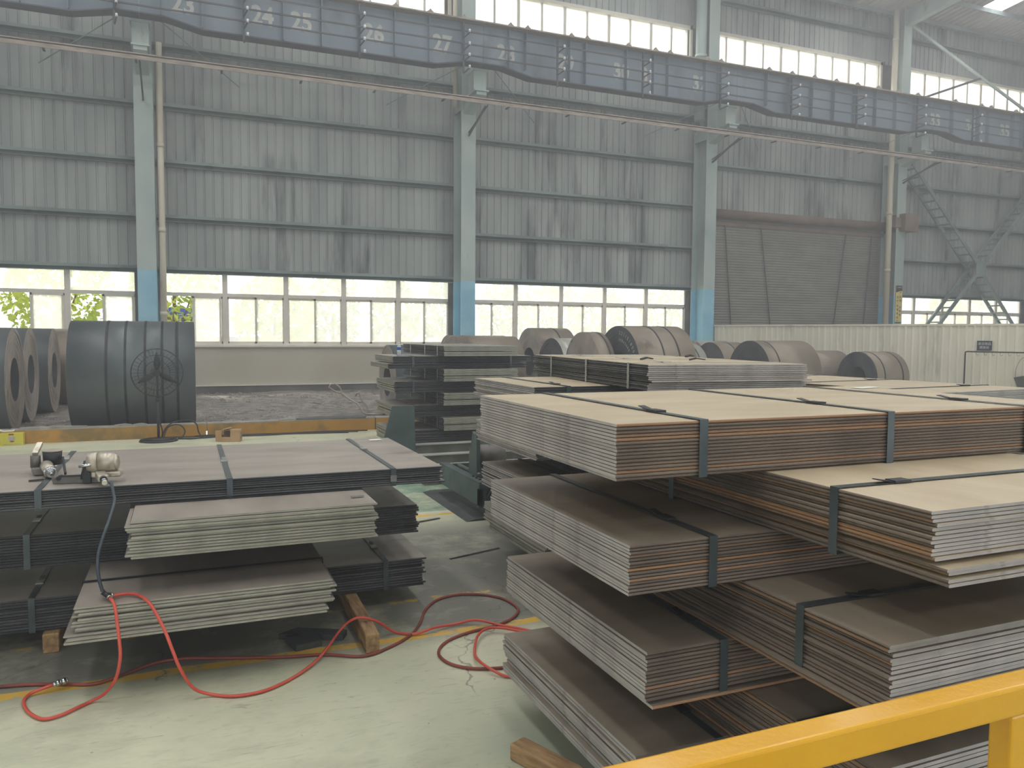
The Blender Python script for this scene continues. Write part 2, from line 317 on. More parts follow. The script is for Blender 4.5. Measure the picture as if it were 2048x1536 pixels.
# yard ground behind the kerb: uneven trodden dirt
yg = struct('floor_yard'); mb = MB(); nx, ny = 230, 60
def gh(x, y):
    return .075 + .02 * math.sin(x * 1.7 + y * .9) + .02 * math.sin(x * .7 - y * 1.9 + 1) + random.uniform(-.012, .012)
for j in range(ny + 1):
    for i in range(nx + 1):
        x, y = -22 + 66 * i / nx, 15.2 + 9.6 * j / ny; mb.v.append((x, y, gh(x, y)))
for j in range(ny):
    for i in range(nx):
        a = j * (nx + 1) + i; mb.f.append((a, a + 1, a + nx + 2, a + nx + 1)); mb.m.append(0); mb.s.append(True)
mb.build('dirt_surface', GRAV, yg)
mb = MB()
for k in range(5200):
    x, y = random.uniform(-5.5, 6.5), random.uniform(15.5, 24.4); r = random.choice((.015, .02, .025, .035, .05)) * random.uniform(.6, 1.1); i = len(mb.v)
    for a, b, c in ((0, 0, .7), (1, 0, 0), (0, 1, 0), (-1, 0, 0), (0, -1, 0)):
        mb.v.append((x + a * r * random.uniform(.6, 1.3), y + b * r * random.uniform(.6, 1.3), .085 + c * r))
    for f in ((1, 2, 0), (2, 3, 0), (3, 4, 0), (4, 1, 0)): mb.f.append(tuple(i + q for q in f)); mb.m.append(0); mb.s.append(False)
g = mb.build('gravel', STONE, yg); g['kind'] = 'stuff'
# kerb, a row of cast blocks
kb = struct('trim_1')
x = -21
while x < 40:
    w = 3.05; m_ = MB().box((x + .01, 15.0, 0), (x + w - .01, 15.2, .215)).box((x + .01, 15.0, .216), (x + w - .01, 15.22, .235), 1); m_.build('kerb_block', [KERB, CONC], kb); x += w

# rear wall: masonry base, cladding sheets, girts
wr = struct('wall_rear')
for i in range(5):
    xa, xb = COLX[i] + .24, COLX[i + 1] - .24
    if i == 3: continue
    MB().box((xa - .5, YW, .0), (xb + .5, YW + .24, 1.42)).build('masonry_base', PLAST, wr)
    MB().box((xa - .5, YW - .06, .02), (xb + .5, YW + .02, .27)).build('plinth', PLINTH, wr)
    MB().box((xa - .5, YW - .09, .271), (xb + .5, YW + .02, .295)).build('ledge', PLASTW, wr)
    MB().box((xa, YW - .08, 1.42), (xb, YW + .24, 1.47)).build('window_board', FRAME, wr)
for cx in COLX:
    MB().box((cx - .36, YW + .03, 1.42), (cx + .36, YW + .2, 3.7)).build('pier', PLINTH, wr); MB().box((cx - .5, YW + .03, 11.4), (cx + .5, YW + .2, 13.2)).build('pier', PLINTH, wr)
def clad_mesh(name, w, z0, z1, flip=False):
    p = .25; prof = []; n = round(w / p)
    for k in range(n):
        a = k * p; prof += [(a, 0), (a + .185, 0), (a + .2, .03), (a + .235, .03)]
    prof.append((n * p + .03, 0)); mb = MB()
    for (a, ya), (b, yb) in zip(prof[:-1], prof[1:]):
        mb.quad([(a, ya, z0), (b, yb, z0), (b, yb, z1), (a, ya, z1)])
    o_ = len(mb.v)
    return mb.mesh(name, CLAD)
CL = {}
def clad_row(x0, x1, z0, z1):
    key = (z0, z1)
    if key not in CL: CL[key] = clad_mesh('cladding_sheet', .75, z0, z1)
    x = x0
    while x < x1 - .01:
        o = ob('cladding_sheet', CL[key], wr, (x, YW + .02 + random.uniform(0, .006), 0)); x += .75
bx = [-16.9, 44]
clad_row(-18.1, 18.2, 3.66, 11.9); clad_row(18.15, 27.0, 6.6, 11.9); clad_row(26.9, 43.4, 3.66, 11.9)
clad_row(-18.1, 43.4, 13.07, 15.2)
for i in range(5):
    xa, xb = COLX[i] + .1, COLX[i + 1] - .1
    for z in (5.18, 6.72, 8.28, 9.92, 3.72, 11.55, 14.3):
        if i == 3 and z < 8: continue
        m_ = MB().box((xa, YW - .14, z - .01), (xb, YW + .015, z + .0)).box((xa, YW - .14, z - .09), (xb, YW - .13, z - .01)).box((xa, YW - .13, z - .19), (xb, YW - .005, z - .18)).box((xa, YW - .02, z - .18), (xb, YW - .01, z - .01))
        m_.build('girt', GIRT, wr)
for x in (18.15 - .05, 27.0 - .15):
    MB().box((x, YW - .1, 0), (x + .2, YW + .05, 6.7)).build('door_jamb', SHUTD, wr)

# lower windows
def glazed_unit(parent, xa, xb, z0, zt, z1, open_left=False):
    y = YW + .06; f = .05
    MB().box((xa, y, z0), (xa + f, y + .08, z1)).box((xb - f, y, z0), (xb, y + .08, z1)).box((xa, y, z0), (xb, y + .08, z0 + .06)).box((xa, y, z1 - .06), (xb, y + .08, z1)).box((xa, y, zt - .05), (xb, y + .08, zt + .05)).build('frame', FRAME, parent)
    MB().box((xa + f, y + .03, zt + .05), (xb - f, y + .036, z1 - .06)).build('pane', GLASS, parent)
    xm = (xa + xb) / 2
    for k, (a, b, yy) in enumerate(((xa + f, xm + .03, y + .045), (xm - .03, xb - f, y + .005))):
        if open_left and k == 0: a, b = xm - .01, xb - f - .06
        za, zb = z0 + .06, zt - .05; t = .055
        s_ = MB().box((a, yy, za), (a + t, yy + .03, zb)).box((b - t, yy, za), (b, yy + .03, zb)).box((a, yy, za), (b, yy + .03, za + t)).box((a, yy, zb - t), (b, yy + .03, zb)).build('sash', FRAME, parent)
        MB().box((a + t, yy + .012, za + t), (b - t, yy + .017, zb - t)).build('pane', GLASS, s_)
bays = [(-9.95, -1.18), (-.6, 8.1), (8.72, 17.35), None, (27.4, 36.0)]
wi = 1
for b_ in bays:
    if not b_: continue
    wn = struct('window_%d' % wi); wi += 1; a, b = b_; n = 5; w = (b - a) / n
    for k in range(n):
        opn = (wi == 2 and k in (3, 4)) or (wi == 3 and k == 0)
        glazed_unit(wn, a + k * w, a + (k + 1) * w - .0, 1.47, 2.95, 3.64, opn)
        if k: MB().box((a + k * w - .07, YW + .03, 1.47), (a + k * w + .07, YW + .17, 3.64)).build('mullion', FRAME, wn)
# upper windows
for b_ in ((-9.95, -1.18), (-.6, 8.1), (8.75, 17.35), (18.05, 26.7), (27.5, 36.1)):
    wn = struct('window_%d' % wi); wi += 1; a, b = b_; n = 10; w = (b - a) / n
    MB().box((a, YW - .06, 13.0), (b, YW + .14, 13.12)).box((a, YW - .06, 11.55), (b, YW + .14, 11.62)).box((a - .04, YW - .06, 11.55), (a + .06, YW + .14, 13.12)).box((b - .1, YW - .06, 11.55), (b, YW + .14, 13.12)).build('frame', FRAME, wn)
    for k in range(n):
        if k: MB().box((a + k * w - (.035 if k % 2 else .05), YW + .02, 11.62), (a + k * w + (.035 if k % 2 else .05), YW + .08, 13.0)).build('mullion', FRAME, wn)
        MB().box((a + k * w + .05, YW + .05, 11.62), (a + (k + 1) * w - .05, YW + .055, 13.0)).build('pane', GLASS, wn)

# roller door
dr = struct('door_1')
mb = MB(); z = .05; prof = []
while z < 6.25: prof += [(z, 0), (z + .03, -.018), (z + .07, -.018), (z + .1, 0)]; z += .1
for (za, ya), (zb, yb) in zip(prof[:-1], prof[1:]): mb.quad([(18.25, YW - .1 + ya, za), (26.95, YW - .1 + ya, za), (26.95, YW - .1 + yb, zb), (18.25, YW - .1 + yb, zb)])
c_ = mb.build('door_curtain', SHUT, dr); c_['kind'] = 'stuff'
MB().cyl((18.0, YW - .25, 6.42), (27.3, YW - .25, 6.42), .17, n=20).build('roller_drum', SHUTD, dr)
MB().box((18.2, YW - .16, 6.0), (27.0, YW - .12, 6.14)).build('drum_skirt', SHUTD, dr)
MB().box((27.0, YF - .3, 6.15), (27.75, YW - .1, 6.85)).box((26.7, YF - .1, 6.3), (27.0, YF + .4, 6.7)).build('drive_housing', SHUTD, dr)
for (xa, xb) in ((18.9, 19.4), (20.6, 21.35), (24.9, 24.2), (26.3, 25.9)):
    MB().cyl((xa, YW - .18, 6.0), (xb, YW - .18, 1.0), .022, n=6).build('tie_rod', BEAMD, dr)

# columns
for i, cx in enumerate(COLX):
    c = thing('steel_column', '', 'column', (cx, YF, 0))
    c['label'] = ['light green steel column at the far left end of the hall', 'green and blue steel column beside the white downpipe, left of the long window run',
                  'green and blue steel column in the middle, between the two long window runs', 'green and blue steel column to the left of the roller shutter',
                  'green steel column with the yellow notice, right of the roller shutter', 'steel column at the right end of the hall'][i]
    def hsec(z0, z1, mi_, nm, y0=0.0, y1=.78, hw=.24):
        MB().box((-hw, y0, z0), (hw, y0 + .03, z1)).box((-.015, y0 + .03, z0), (.015, y1 - .03, z1)).box((-hw, y1 - .03, z0), (hw, y1, z1)).build(nm, mi_, c)
    hsec(0, 3.55, COLB, 'painted_foot'); hsec(3.55, 9.3, COLG, 'shaft'); hsec(9.3, 15.0, COLG, 'upper_shaft', .0, .5, .22)
    MB().box((-.22, .03, 8.9), (-.2, .75, 9.3)).box((-.24, -.03, 0), (.24, .8, .04)).build('end_plate', COLG, c)
    # corbel and bearing stub towards the crane girder
    MB().prism([(0, 9.15), (0, 8.75), (-.3, 8.85), (-1.15, 9.05), (-1.15, 9.15)], 0, -.16, .16).box((-.22, -1.2, 9.15), (.22, .02, 9.19)).build('corbel', COLG, c)
    MB().box((-.2, -1.0, 9.19), (.2, -.55, 9.82)).box((-.24, -1.05, 9.78), (.24, -.5, 9.84)).build('bearing_stub', COLG, c)
    MB().obox((.0, -.02, 8.1), (.0, -1.5, 8.62), .04, .06).build('tray_bracket', BEAMD, c)

# crane runway girders
GX = [(COLX[i], COLX[i + 1]) for i in range(5)]
GL = ['blue crane girder span at the left end, numbers 22 and 23', 'blue crane girder span over the long window run, numbers 24 to 27', 'blue crane girder span over the second window run, numbers 28 to 31',
      'blue crane girder span above the roller shutter', 'blue crane girder span at the right end, numbers 33 to 35']
NUM = {0: [], 1: [(.13, '23'), (2.09, '24'), (3.11, '25'), (5.10, '26'), (7.11, '27')], 2: [(9.12, '28'), (11.13, '29'), (13.12, '30'), (14.13, '31'), (16.15, '32')], 3: [], 4: [(27.22, '33'), (29.18, '34'), (31.2, '35')]}
GY = 22.5
for i, (xa, xb) in enumerate(GX):
    gdr = thing('crane_girder', GL[i] if i != 2 else 'blue crane girder span over the second window run, numbers 28 to 32', 'girder', (0, 0, 0))
    if i == 1: gdr['label'] = 'blue crane girder span over the long window run, numbers 23 to 27'
    if i == 0: gdr['label'] = 'blue crane girder span at the far left without numbers'
    a, b = xa + .005, xb - .005; zb = [(a, 9.86), (a + .55, 9.86), (a + 1.5, 9.66), (b - 1.5, 9.66), (b - .55, 9.86), (b, 9.86)]
    MB().prism([(x_, z_) for x_, z_ in zb] + [(b, 11.0), (a, 11.0)], 1, GY, GY + .03).build('web', BEAM, gdr)
    fm = MB()
    for (p, q) in zip(zb[:-1], zb[1:]): fm.obox((p[0], GY + .02, p[1]), (q[0], GY + .02, q[1]), .42, .035)
    fm.build('bottom_flange', BEAMD, gdr)
    MB().box((a, GY - .3, 11.0), (b, GY + .35, 11.04)).build('top_flange', RUSTB, gdr)
    MB().box((a, GY - .03, 11.04), (b, GY + .05, 11.15)).build('crane_rail', RUSTB, gdr)
    x = 1.6 + 1.0167 * math.ceil((a + .3 - 1.6) / 1.0167)
    while x < b - .3:
        if any(abs(x - q_[0]) < .42 for q_ in NUM[i]): x += .46
        zz = 9.7; MB().box((x - .01, GY - .17, zz + .02 if a + 1.4 < x < b - 1.4 else 9.88), (x + .01, GY, 10.98)).build('stiffener', BEAM, gdr)
        MB().box((x - .08, GY - .28, 11.04), (x + .08, GY - .12, 11.08)).prism([(x - .06, 11.08), (x + .06, 11.08), (x, 11.16)], 1, GY - .26, GY - .14).build('rail_clip', RUSTB, gdr); x = 1.6 + 1.0167 * (math.floor((x - 1.6) / 1.0167 + 1e-4) + 1)
    for nx_, s_ in NUM[i]: text('painted_number', s_, .68, PAINTN, gdr, (nx_, GY - .008, 10.28), (PI / 2, 0, 0), .002, .022, sx=.85)
    for sx in (a + .4, b - .4): MB().obox((sx, GY + .3, 9.95), (sx + (2.1 if sx < a + 1 else -2.1), YF + .55, 8.9), .022, .022).build('knee_brace', GIRT, gdr)
# conductor brackets with insulators, conductor bars
for k in range(-1, 12):
    X0 = 1.6 + 3.05 * (k - 1)
    if not -10 < X0 < 36: continue
    cb = thing('conductor_bracket', ['dark bracket with four white insulators, %s' % s for s in ('at the far left outside the picture', 'above the first column, before the painted twenty-three', 'touching the painted twenty-four', 'touching the painted twenty-six', 'above the middle column', 'touching the painted twenty-nine', 'between the painted thirty and thirty-one', 'above the column left of the shutter', 'above the left part of the roller shutter', 'above the right part of the roller shutter', 'above the column right of the shutter', 'over the painted thirty-four', 'at the right edge past the last painted number')][k + 1], 'bracket', (X0, GY, 0), 0)
    MB().box((-.025, -.24, 9.5), (.025, -.19, 10.95)).build('upright', BEAMD, cb)
    for z in (9.54, 9.88, 10.2, 10.55):
        a_ = MB().obox((0, -.2, z - .06), (.07, -.55, z), .03, .03).build('arm', BEAMD, cb)
        MB().cyl((.07, -.55, z), (.07, -.55, z + .085), .035, .028, n=10).build('insulator', WHITE, a_)
for k, z in enumerate((9.99, 10.31, 10.66)):
    o = MB().box((-14, GY - .31, z - .02), (42, GY - .28, z + .02)).build('conductor_bar', BEAMD)
    tag(o, ['lowest dark conductor bar running along the crane girder', 'middle dark conductor bar running along the crane girder', 'uppermost dark conductor bar running along the crane girder'][k], 'conductor bar')
tr = thing('cable_tray', 'rusty grey cable tray running the whole wall below the crane girder', 'cable tray')
MB().box((-14, 22.0, 8.60), (42, 22.02, 8.72)).box((-14, 22.0, 8.70), (42, 22.22, 8.72)).build('tray', RUSTB, tr)
for k in range(3): MB().cyl((-14, 22.04 + .06 * k, 8.745), (42, 22.04 + .06 * k, 8.745), .026, n=8).build('cable', RUSTB, tr)
for k in range(28): MB().box((-13 + 2 * k, 21.98, 8.57), (-12.95 + 2 * k, 22.23, 8.6)).build('hanger', BEAMD, tr)
for i, cx in enumerate(COLX):
    MB().cyl((cx, 22.1, 8.6), (cx, YF, 8.2), .02, n=6).build('stay', BEAMD, tr)

# downpipes
for (x, y, r, z0, z1, lb) in ((-.50, YF + .12, .085, .1, 9.7, 'white plastic downpipe beside the leftmost full column'), (26.55, YF + .1, .11, .0, 14.9, 'tall cream downpipe at the right edge of the roller shutter'),
                              (8.05, YF + .3, .07, 9, 15, 'thin downpipe behind the middle column top'), (17.35, YF + .3, .2, 9.6, 15, 'wide pale green downpipe at the top of the column left of the shutter')):
    p = thing('downpipe', lb, 'pipe', (x, y, 0)); MB().cyl((0, 0, z0), (0, 0, z1), r, n=18).build('pipe_run', PIPE if r < .15 else COLG, p)
    z = z0 + 2.2
    while z < z1 - 1: MB().cyl((0, 0, z), (0, 0, z + .12), r * 1.12, n=18).build('socket', PIPE if r < .15 else COLG, p); z += 2.3

# lattice cross brace right of column five
lb = thing('lattice_brace', 'large grey cross brace of laced angle bars at the right of the hall', 'brace')
def lattice(p, q, dx, n=14):
    for y, off in ((YF + .02, 0), (YF + .62, 0)):
        MB().obox((p[0], y, p[1]), (q[0], y, q[1]), .07, .14).build('chord', GIRT, lb)
    for k in range(1, n):
        t = k / n; x, z = p[0] + (q[0] - p[0]) * t, p[1] + (q[1] - p[1]) * t
        MB().box((x - .05, YF + .02, z - .06), (x + .05, YF + .62, z)).build('batten', GIRT, lb)
lattice((27.5, 9.1), (31.9, 4.85), 0); lattice((31.9, 4.8), (35.9, .6), 0, 14); lattice((35.9, 8.8), (31.95, 4.9), 0); lattice((31.85, 4.75), (27.5, .3), 0, 14)
MB().box((31.6, YF - .03, 4.5), (32.2, YF + .0, 5.15)).build('gusset', GIRT, lb)
ub = thing('diagonal_tie', 'pale diagonal tie across the upper window at the right', 'brace')
MB().obox((27.35, YF + .1, 14.45), (36.2, YF + .1, 11.2), .06, .11).build('tie_bar', COLG, ub)
MB().obox((31.6, YF + .1, 12.9), (28.3, YF + .12, 11.7), .06, .09).build('strut', BEAMD, ub)

# roof: sheets with skylights, rafters, purlins
ce = struct('ceiling')
def roof_strip(xa, xb, ya, yb, m, nm, dz=0):
    mb = MB()
    if m is ROOF:
        n = max(1, int((xb - xa) / .3)); w = (xb - xa) / n
        for k in range(n):
            a = xa + k * w
            for (u0, d0, u1, d1) in ((a, 0, a + w * .6, 0), (a + w * .6, 0, a + w * .7, .05), (a + w * .7, .05, a + w * .9, .05), (a + w * .9, .05, a + w, 0)):
                mb.quad([(u0, ya, roof_z(ya) + d0), (u1, ya, roof_z(ya) + d1), (u1, yb, roof_z(yb) + d1), (u0, yb, roof_z(yb) + d0)])
    else: mb.quad([(xa, ya, roof_z(ya) + dz), (xb, ya, roof_z(ya) + dz), (xb, yb, roof_z(yb) + dz), (xa, yb, roof_z(yb) + dz)])
    return mb.build(nm, m, ce)
SKYM = emit('skylight_daylight', (250, 252, 255), SKY_E)
xs = [-22]
for x, w in SKYLIGHTS:
    roof_strip(xs[-1], x - w / 2, -14, 24.9, ROOF, 'roof_sheet'); xs.append(x + w / 2)
    for (ya, yb) in ((-9, 4), (5, 22.95)): roof_strip(x - w / 2, x + w / 2, ya, yb, SKYM, 'skylight_panel', .02)
    for (ya, yb) in ((-14, -9), (4, 5), (22.95, 24.9)): roof_strip(x - w / 2, x + w / 2, ya, yb, ROOF, 'roof_sheet')
roof_strip(xs[-1], 44, -14, 24.9, ROOF, 'roof_sheet')
for i, cx in enumerate(COLX):
    z0, z1 = 14.2, 0
    MB().prism([(YF + .5, 14.3), (YF + .5, roof_z(YF + .5) - .2), (-13.9, roof_z(-13.9) - .2), (-13.9, roof_z(-13.9) - .9), (18, roof_z(18) - .85)], 0, cx - .01, cx + .01).prism([(YF + .5, 14.28), (18, roof_z(18) - .87), (18, roof_z(18) - .84), (YF + .5, 14.31)], 0, cx - .13, cx + .13).prism([(18, roof_z(18) - .87), (-13.9, roof_z(-13.9) - .92), (-13.9, roof_z(-13.9) - .89), (18, roof_z(18) - .84)], 0, cx - .13, cx + .13).build('rafter', COLG, ce)
for k in range(25):
    y = 24.3 - k * 1.5
    if y < -13: break
    MB().box((-22, y - .03, roof_z(y) - .2), (44, y + .03, roof_z(y) - .03)).build('purlin', GIRT, ce)
# other walls (behind and beside the camera)
PW = mat('hall_wall_plain', (150, 156, 156), (164, 170, 168), 1, rough=.8)
for nm, a, b in (('wall_front', (-22, -14.1, 0), (44, -14, 19)), ('wall_left', (-22.1, -14, 0), (-22, 25, 19)), ('wall_right', (44, -14, 0), (44.1, 25, 19))):
    o = MB().box(a, b).build(nm, PW); o['kind'] = 'structure'

for k, (z0, z1) in enumerate(((1.9, 4.1), (11.55, 13.05))):  # glowing bands added on the unseen front wall as fill, shaped like windows
    wn = struct('window_%d' % (wi + k))
    for q in range(6): MB().box((-16.5 + q * 9.2, -13.97, z0), (-7.9 + q * 9.2, -13.95, z1)).build('pane', emit('window_daylight', (245, 250, 255), 3.0) if q == 0 and k == 0 else bpy.data.materials['window_daylight'], wn)

# partition of pale corrugated sheet
pt = struct('wall_partition')
P0, P1 = Vector((17.95, 23.75, 0)), Vector((24.6, 5.8, 0)); dP = (P1 - P0); LP = dP.length; dP.normalize(); ang = math.atan2(dP.y, dP.x)
x = 0
def part_mesh(w):
    mb = MB(); p = .21; n = round(w / p)
    for k in range(n):
        a = k * p
        for (u0, d0, u1, d1) in ((a, 0, a + .13, 0), (a + .13, 0, a + .15, -.028), (a + .15, -.028, a + .18, -.028), (a + .18, -.028, a + p, 0)):
            mb.quad([(u0, d0, .05), (u1, d1, .05), (u1, d1, 2.22), (u0, d0, 2.22)])
    return mb.mesh('partition_sheet', PART)
pm = part_mesh(.84)
while x < LP - .1: ob('partition_sheet', pm, pt, P0 + dP * x, ang); x += .84
MB().box((0, -.04, 2.2), (LP, .05, 2.255)).build('top_channel', PART, pt, P0, ang); MB().box((0, -.04, 0), (LP, .05, .06)).build('bottom_channel', PART, pt, P0, ang)
def on_part(s, off, z):
    nrm = Vector((-dP.y, dP.x, 0));
    if nrm.x > 0: nrm = -nrm
    q = P0 + dP * s + nrm * off; return Vector((q.x, q.y, z))
rz_sign = math.atan2(dP.y, dP.x)

# dusty air in the hall
hz = bpy.data.materials.new('dusty_air'); hz.use_nodes = True; n_ = hz.node_tree.nodes
for x_ in list(n_): n_.remove(x_)
vs = n_.new('ShaderNodeVolumeScatter'); vs.inputs['Color'].default_value = (.95, .97, 1, 1); vs.inputs['Density'].default_value = .013; vs.inputs['Anisotropy'].default_value = .35
vo_ = n_.new('ShaderNodeOutputMaterial'); hz.node_tree.links.new(vs.outputs[0], vo_.inputs['Volume'])
o = MB().box((-21.9, -13.9, .01), (43.9, 24.68, 14.9)).build('haze', hz); o['kind'] = 'stuff'; o['label'] = 'thin dusty haze hanging in the hall air'; o['category'] = 'haze'

# ------------------------------------------------------------ steel sheet bundles
def sheet_mesh(L, Wd, t, mats):
    mb = MB(); e = t * .32; h = t / 2; x0, x1 = -L / 2, L / 2; y0, y1 = -Wd / 2, Wd / 2
    sec = [(y0 + e, -h), (y1 - e, -h), (y1, -h + e), (y1, h - e), (y1 - e, h), (y0 + e, h), (y0, h - e), (y0, -h + e)]
    n = 8; mb.v = [(x0, y, z) for y, z in sec] + [(x1, y, z) for y, z in sec]
    mats_i = [0, 1, 1, 1, 0, 1, 1, 1]
    for k in range(n): mb.f.append((k, n + k, n + (k + 1) % n, (k + 1) % n)); mb.m.append(mats_i[k]); mb.s.append(False)
    mb.f.append(tuple(range(n))); mb.f.append(tuple(2 * n - 1 - k for k in range(n))); mb.m += [2, 2]; mb.s += [False, False]
    return mb.mesh('steel_sheet', mats)
def bundle(label, x0, x1, y0, y1, z0, z1, kind, n, straps=(), long='X', rz=0, jx=.004, jy=.003, group=None, seed=1, low=(), sm=STRAP, seal='top', sealp=.3, gaps=(), pivot=None, lap=None):
    R_ = random.Random(seed); cx, cy = (x0 + x1) / 2, (y0 + y1) / 2
    L, Wd = (x1 - x0, y1 - y0) if long == 'X' else (y1 - y0, x1 - x0)
    th = thing('steel_sheet_bundle', label, 'sheet bundle', (cx, cy, z0), (0 if long == 'X' else PI / 2) + rz, group)
    if pivot:
        px, py = pivot; v = Vector((cx - px, cy - py, 0)); v.rotate(Matrix.Rotation(rz, 3, 'Z')); th.location = (px + v.x, py + v.y, z0)
    H_ = z1 - z0; extra = sum(g[1] for g in gaps); p = (H_ - extra) / n; t = p * .78
    me = sheet_mesh(L, Wd, t, KIND[kind]); z = 0
    for k in range(n):
        for g in gaps:
            if g[0] == k: z += g[1]
        ox, oy = R_.uniform(-jx, jx), R_.uniform(-jy, jy)
        for q in low:
            if q[0] <= k <= q[1]: ox += q[2]; oy += q[3]
        ob('steel_sheet', me, th, (ox, oy, z + p - t / 2 - .0006)); z += p
    for s in straps:
        w = .034; a, b = Wd / 2 + .008, H_ + .003; c = .001
        mb = MB(); ring = [(-a, -c), (a, -c), (a, b), (-a, b)]; ring2 = [(-a - .0015, -c - .0015), (a + .0015, -c - .0015), (a + .0015, b + .0015), (-a - .0015, b + .0015)]
        for k in range(4):
            (ya, za), (yb, zb), (yc, zc), (yd, zd) = ring[k], ring[(k + 1) % 4], ring2[k], ring2[(k + 1) % 4]
            mb.quad([(s - w / 2, yc, zc), (s + w / 2, yc, zc), (s + w / 2, yd, zd), (s - w / 2, yd, zd)])
            mb.quad([(s - w / 2, ya, za), (s + w / 2, ya, za), (s + w / 2, yb, zb), (s - w / 2, yb, zb)])
            for e in (-1, 1): mb.quad([(s + e * w / 2, ya, za), (s + e * w / 2, yb, zb), (s + e * w / 2, yd, zd), (s + e * w / 2, yc, zc)])
        so = mb.build('strap', sm, th)
        if seal:
            sy = (-Wd / 2 + Wd * sealp * R_.uniform(.5, 1)) if seal != 'back' else Wd / 2 - .1
            if seal == 'topneg': sy = -sy
            mk = MB().box((s - .021, sy - .035, b), (s + .021, sy + .035, b + .008)).prism([(sy + .035, b + .002), (sy + .1, b + .012), (sy + .1, b + .015), (sy + .035, b + .005)], 0, s - .014, s + .014)
            mk.build('seal', STRAPK if sm is STRAP and kind != 'dark' else SEAL, so)
        if lap is not None and abs(s - lap) < .2:
            MB().box((s - .02, -Wd / 2 - .0125, H_ * .25), (s + .02, -Wd / 2 - .0095, H_ * .62)).build('strap_lap', SEAL if kind == 'dark' else STRAPK, so)
    return th
def strap_local(xw, x0, x1): return xw - (x0 + x1) / 2
# near right stack, top to bottom
RX = 3.57
bundle('topmost long bundle of the near right stack, tan top, three straps', 1.27, RX, 2.17, 3.42, 1.397, 1.585, 'rust', 16, [strap_local(v, 1.27, RX) for v in (1.6, 2.45, 3.22)], seed=2)
bundle('bundle with grey cut ends jutting out just under the topmost near bundle', 1.885, 3.15, 1.51, 4.0, 1.187, 1.394, 'rust', 16, [strap_local(v, 1.51, 4.0) for v in (1.86, 2.75, 3.6)], 'Y', seed=3, low=((0, 1, -.035, -.02), (2, 3, -.03, -.02)), gaps=((2, .006), (4, .012)), jx=.006, jy=.01, seal='topneg')
bundle('rusty-sided bundle, second of the long ones down the near right stack', 1.325, 3.65, 2.17, 3.42, 1.016, 1.185, 'brown', 15, [strap_local(v, 1.325, 3.65) for v in (1.65, 2.5)], seed=4)
bundle('bundle with green-grey cut ends just above the yellow handrail', 1.80, 3.06, 1.56, 4.02, .795, 1.013, 'brown', 17, [strap_local(v, 1.56, 4.02) for v in (1.9, 2.8)], 'Y', seed=5, low=((0, 1, -.02, .02), (2, 4, -.006, .0)), jy=.008, seal='topneg')
bundle('rusty-sided bundle, third of the long ones down the near right stack', 1.43, 3.75, 2.22, 3.47, .596, .793, 'brown', 14, [strap_local(v, 1.43, 3.75) for v in (1.745, 2.6)], seed=6, gaps=((1, .008),), low=((0, 0, 0.015, -.02),))
bundle('lowest cross-laid bundle of the near right stack, seen through the handrail', 1.86, 3.12, 1.64, 4.1, .368, .594, 'brown', 16, [strap_local(v, 1.64, 4.1) for v in (1.95, 2.9)], 'Y', seed=7, jy=.006)
bundle('bottom long bundle of the near right stack, ragged left ends near the floor', 1.465, 3.8, 2.33, 3.58, .17, .366, 'brown', 11, [strap_local(v, 1.465, 3.8) for v in (1.82, 2.7)], seed=8, jx=.012, gaps=((4, .012), (8, .008)))
# stack directly behind it
bundle('tan-topped bundle level with the top of the near stack, right behind it', 2.31, 4.5, 5.11, 6.36, 1.335, 1.49, 'tan', 12, [strap_local(v, 2.31, 4.5) for v in (2.58, 3.4)], seed=9, jx=.012, group=None)
bundle('cross-laid bundle hidden behind the near right stack', 2.75, 4.0, 4.7, 7.1, 1.135, 1.333, 'tan', 14, [-.8, .8], 'Y', seed=10)
bundle('bundle end peeping out below the left end of the topmost near bundle', 2.33, 4.6, 5.11, 6.36, .955, 1.133, 'tan', 14, [-.8, .5], seed=11, jx=.01)
bundle('cross-laid bundle deep in the second right stack', 2.8, 4.05, 4.8, 7.2, .775, .953, 'tan', 13, [-.8, .8], 'Y', seed=12)
bundle('dark-topped bundle just behind the second long bundle of the near stack', 2.36, 4.66, 5.05, 6.3, .575, .77, 'brown', 15, [-.8, .5], seed=13, jx=.012, gaps=((9, .012),))
bundle('cross-laid bundle low in the second right stack', 2.8, 4.05, 4.8, 7.2, .435, .573, 'dark', 11, [-.8, .8], 'Y', seed=14)
bundle('lowest bundle of the second right stack, ends fanned out at the bottom', 2.36, 4.66, 5.0, 6.25, .2, .433, 'dark', 15, [-.8, .5], seed=15, jx=.012, low=((0, 3, .02, -.05),), gaps=((4, .012),))
bundle('bundle nearest the floor under the second right stack', 2.8, 4.05, 4.8, 7.2, .09, .198, 'dark', 8, [-.8, .8], 'Y', seed=16)
bundle('dark-sided bundle with grey cut ends lying highest behind the near right stack', 2.865, 4.115, 4.495, 6.995, 1.493, 1.67, 'tan', 13, (-.95, -.15, .7), 'Y', rz=-.11, pivot=(2.865, 4.495), seed=17, jx=.012, jy=.008, gaps=((4, .006),), sm=SEAL, seal='topneg', low=((4, 4, -.04, 0),))
bundle('wide tan-topped bundle at the right edge with straps lying across it', 4.92, 6.17, 3.95, 6.45, 1.3, 1.475, 'rust', 15, (-.85, 0, .8), 'Y', rz=.1, pivot=(4.92, 3.95), seed=18)
bundle('long bundle under the tan one at the right edge', 4.75, 7.0, 4.3, 5.55, 1.1, 1.298, 'rust', 15, (-.7, .6), seed=19)
bundle('small strapped bundle of grey sheets behind the stacks, in front of the coils', 6.75, 8.0, 8.6, 10.9, 1.36, 1.44, 'tan', 5, (-.8, .8), 'Y', seed=20, rz=-.1)
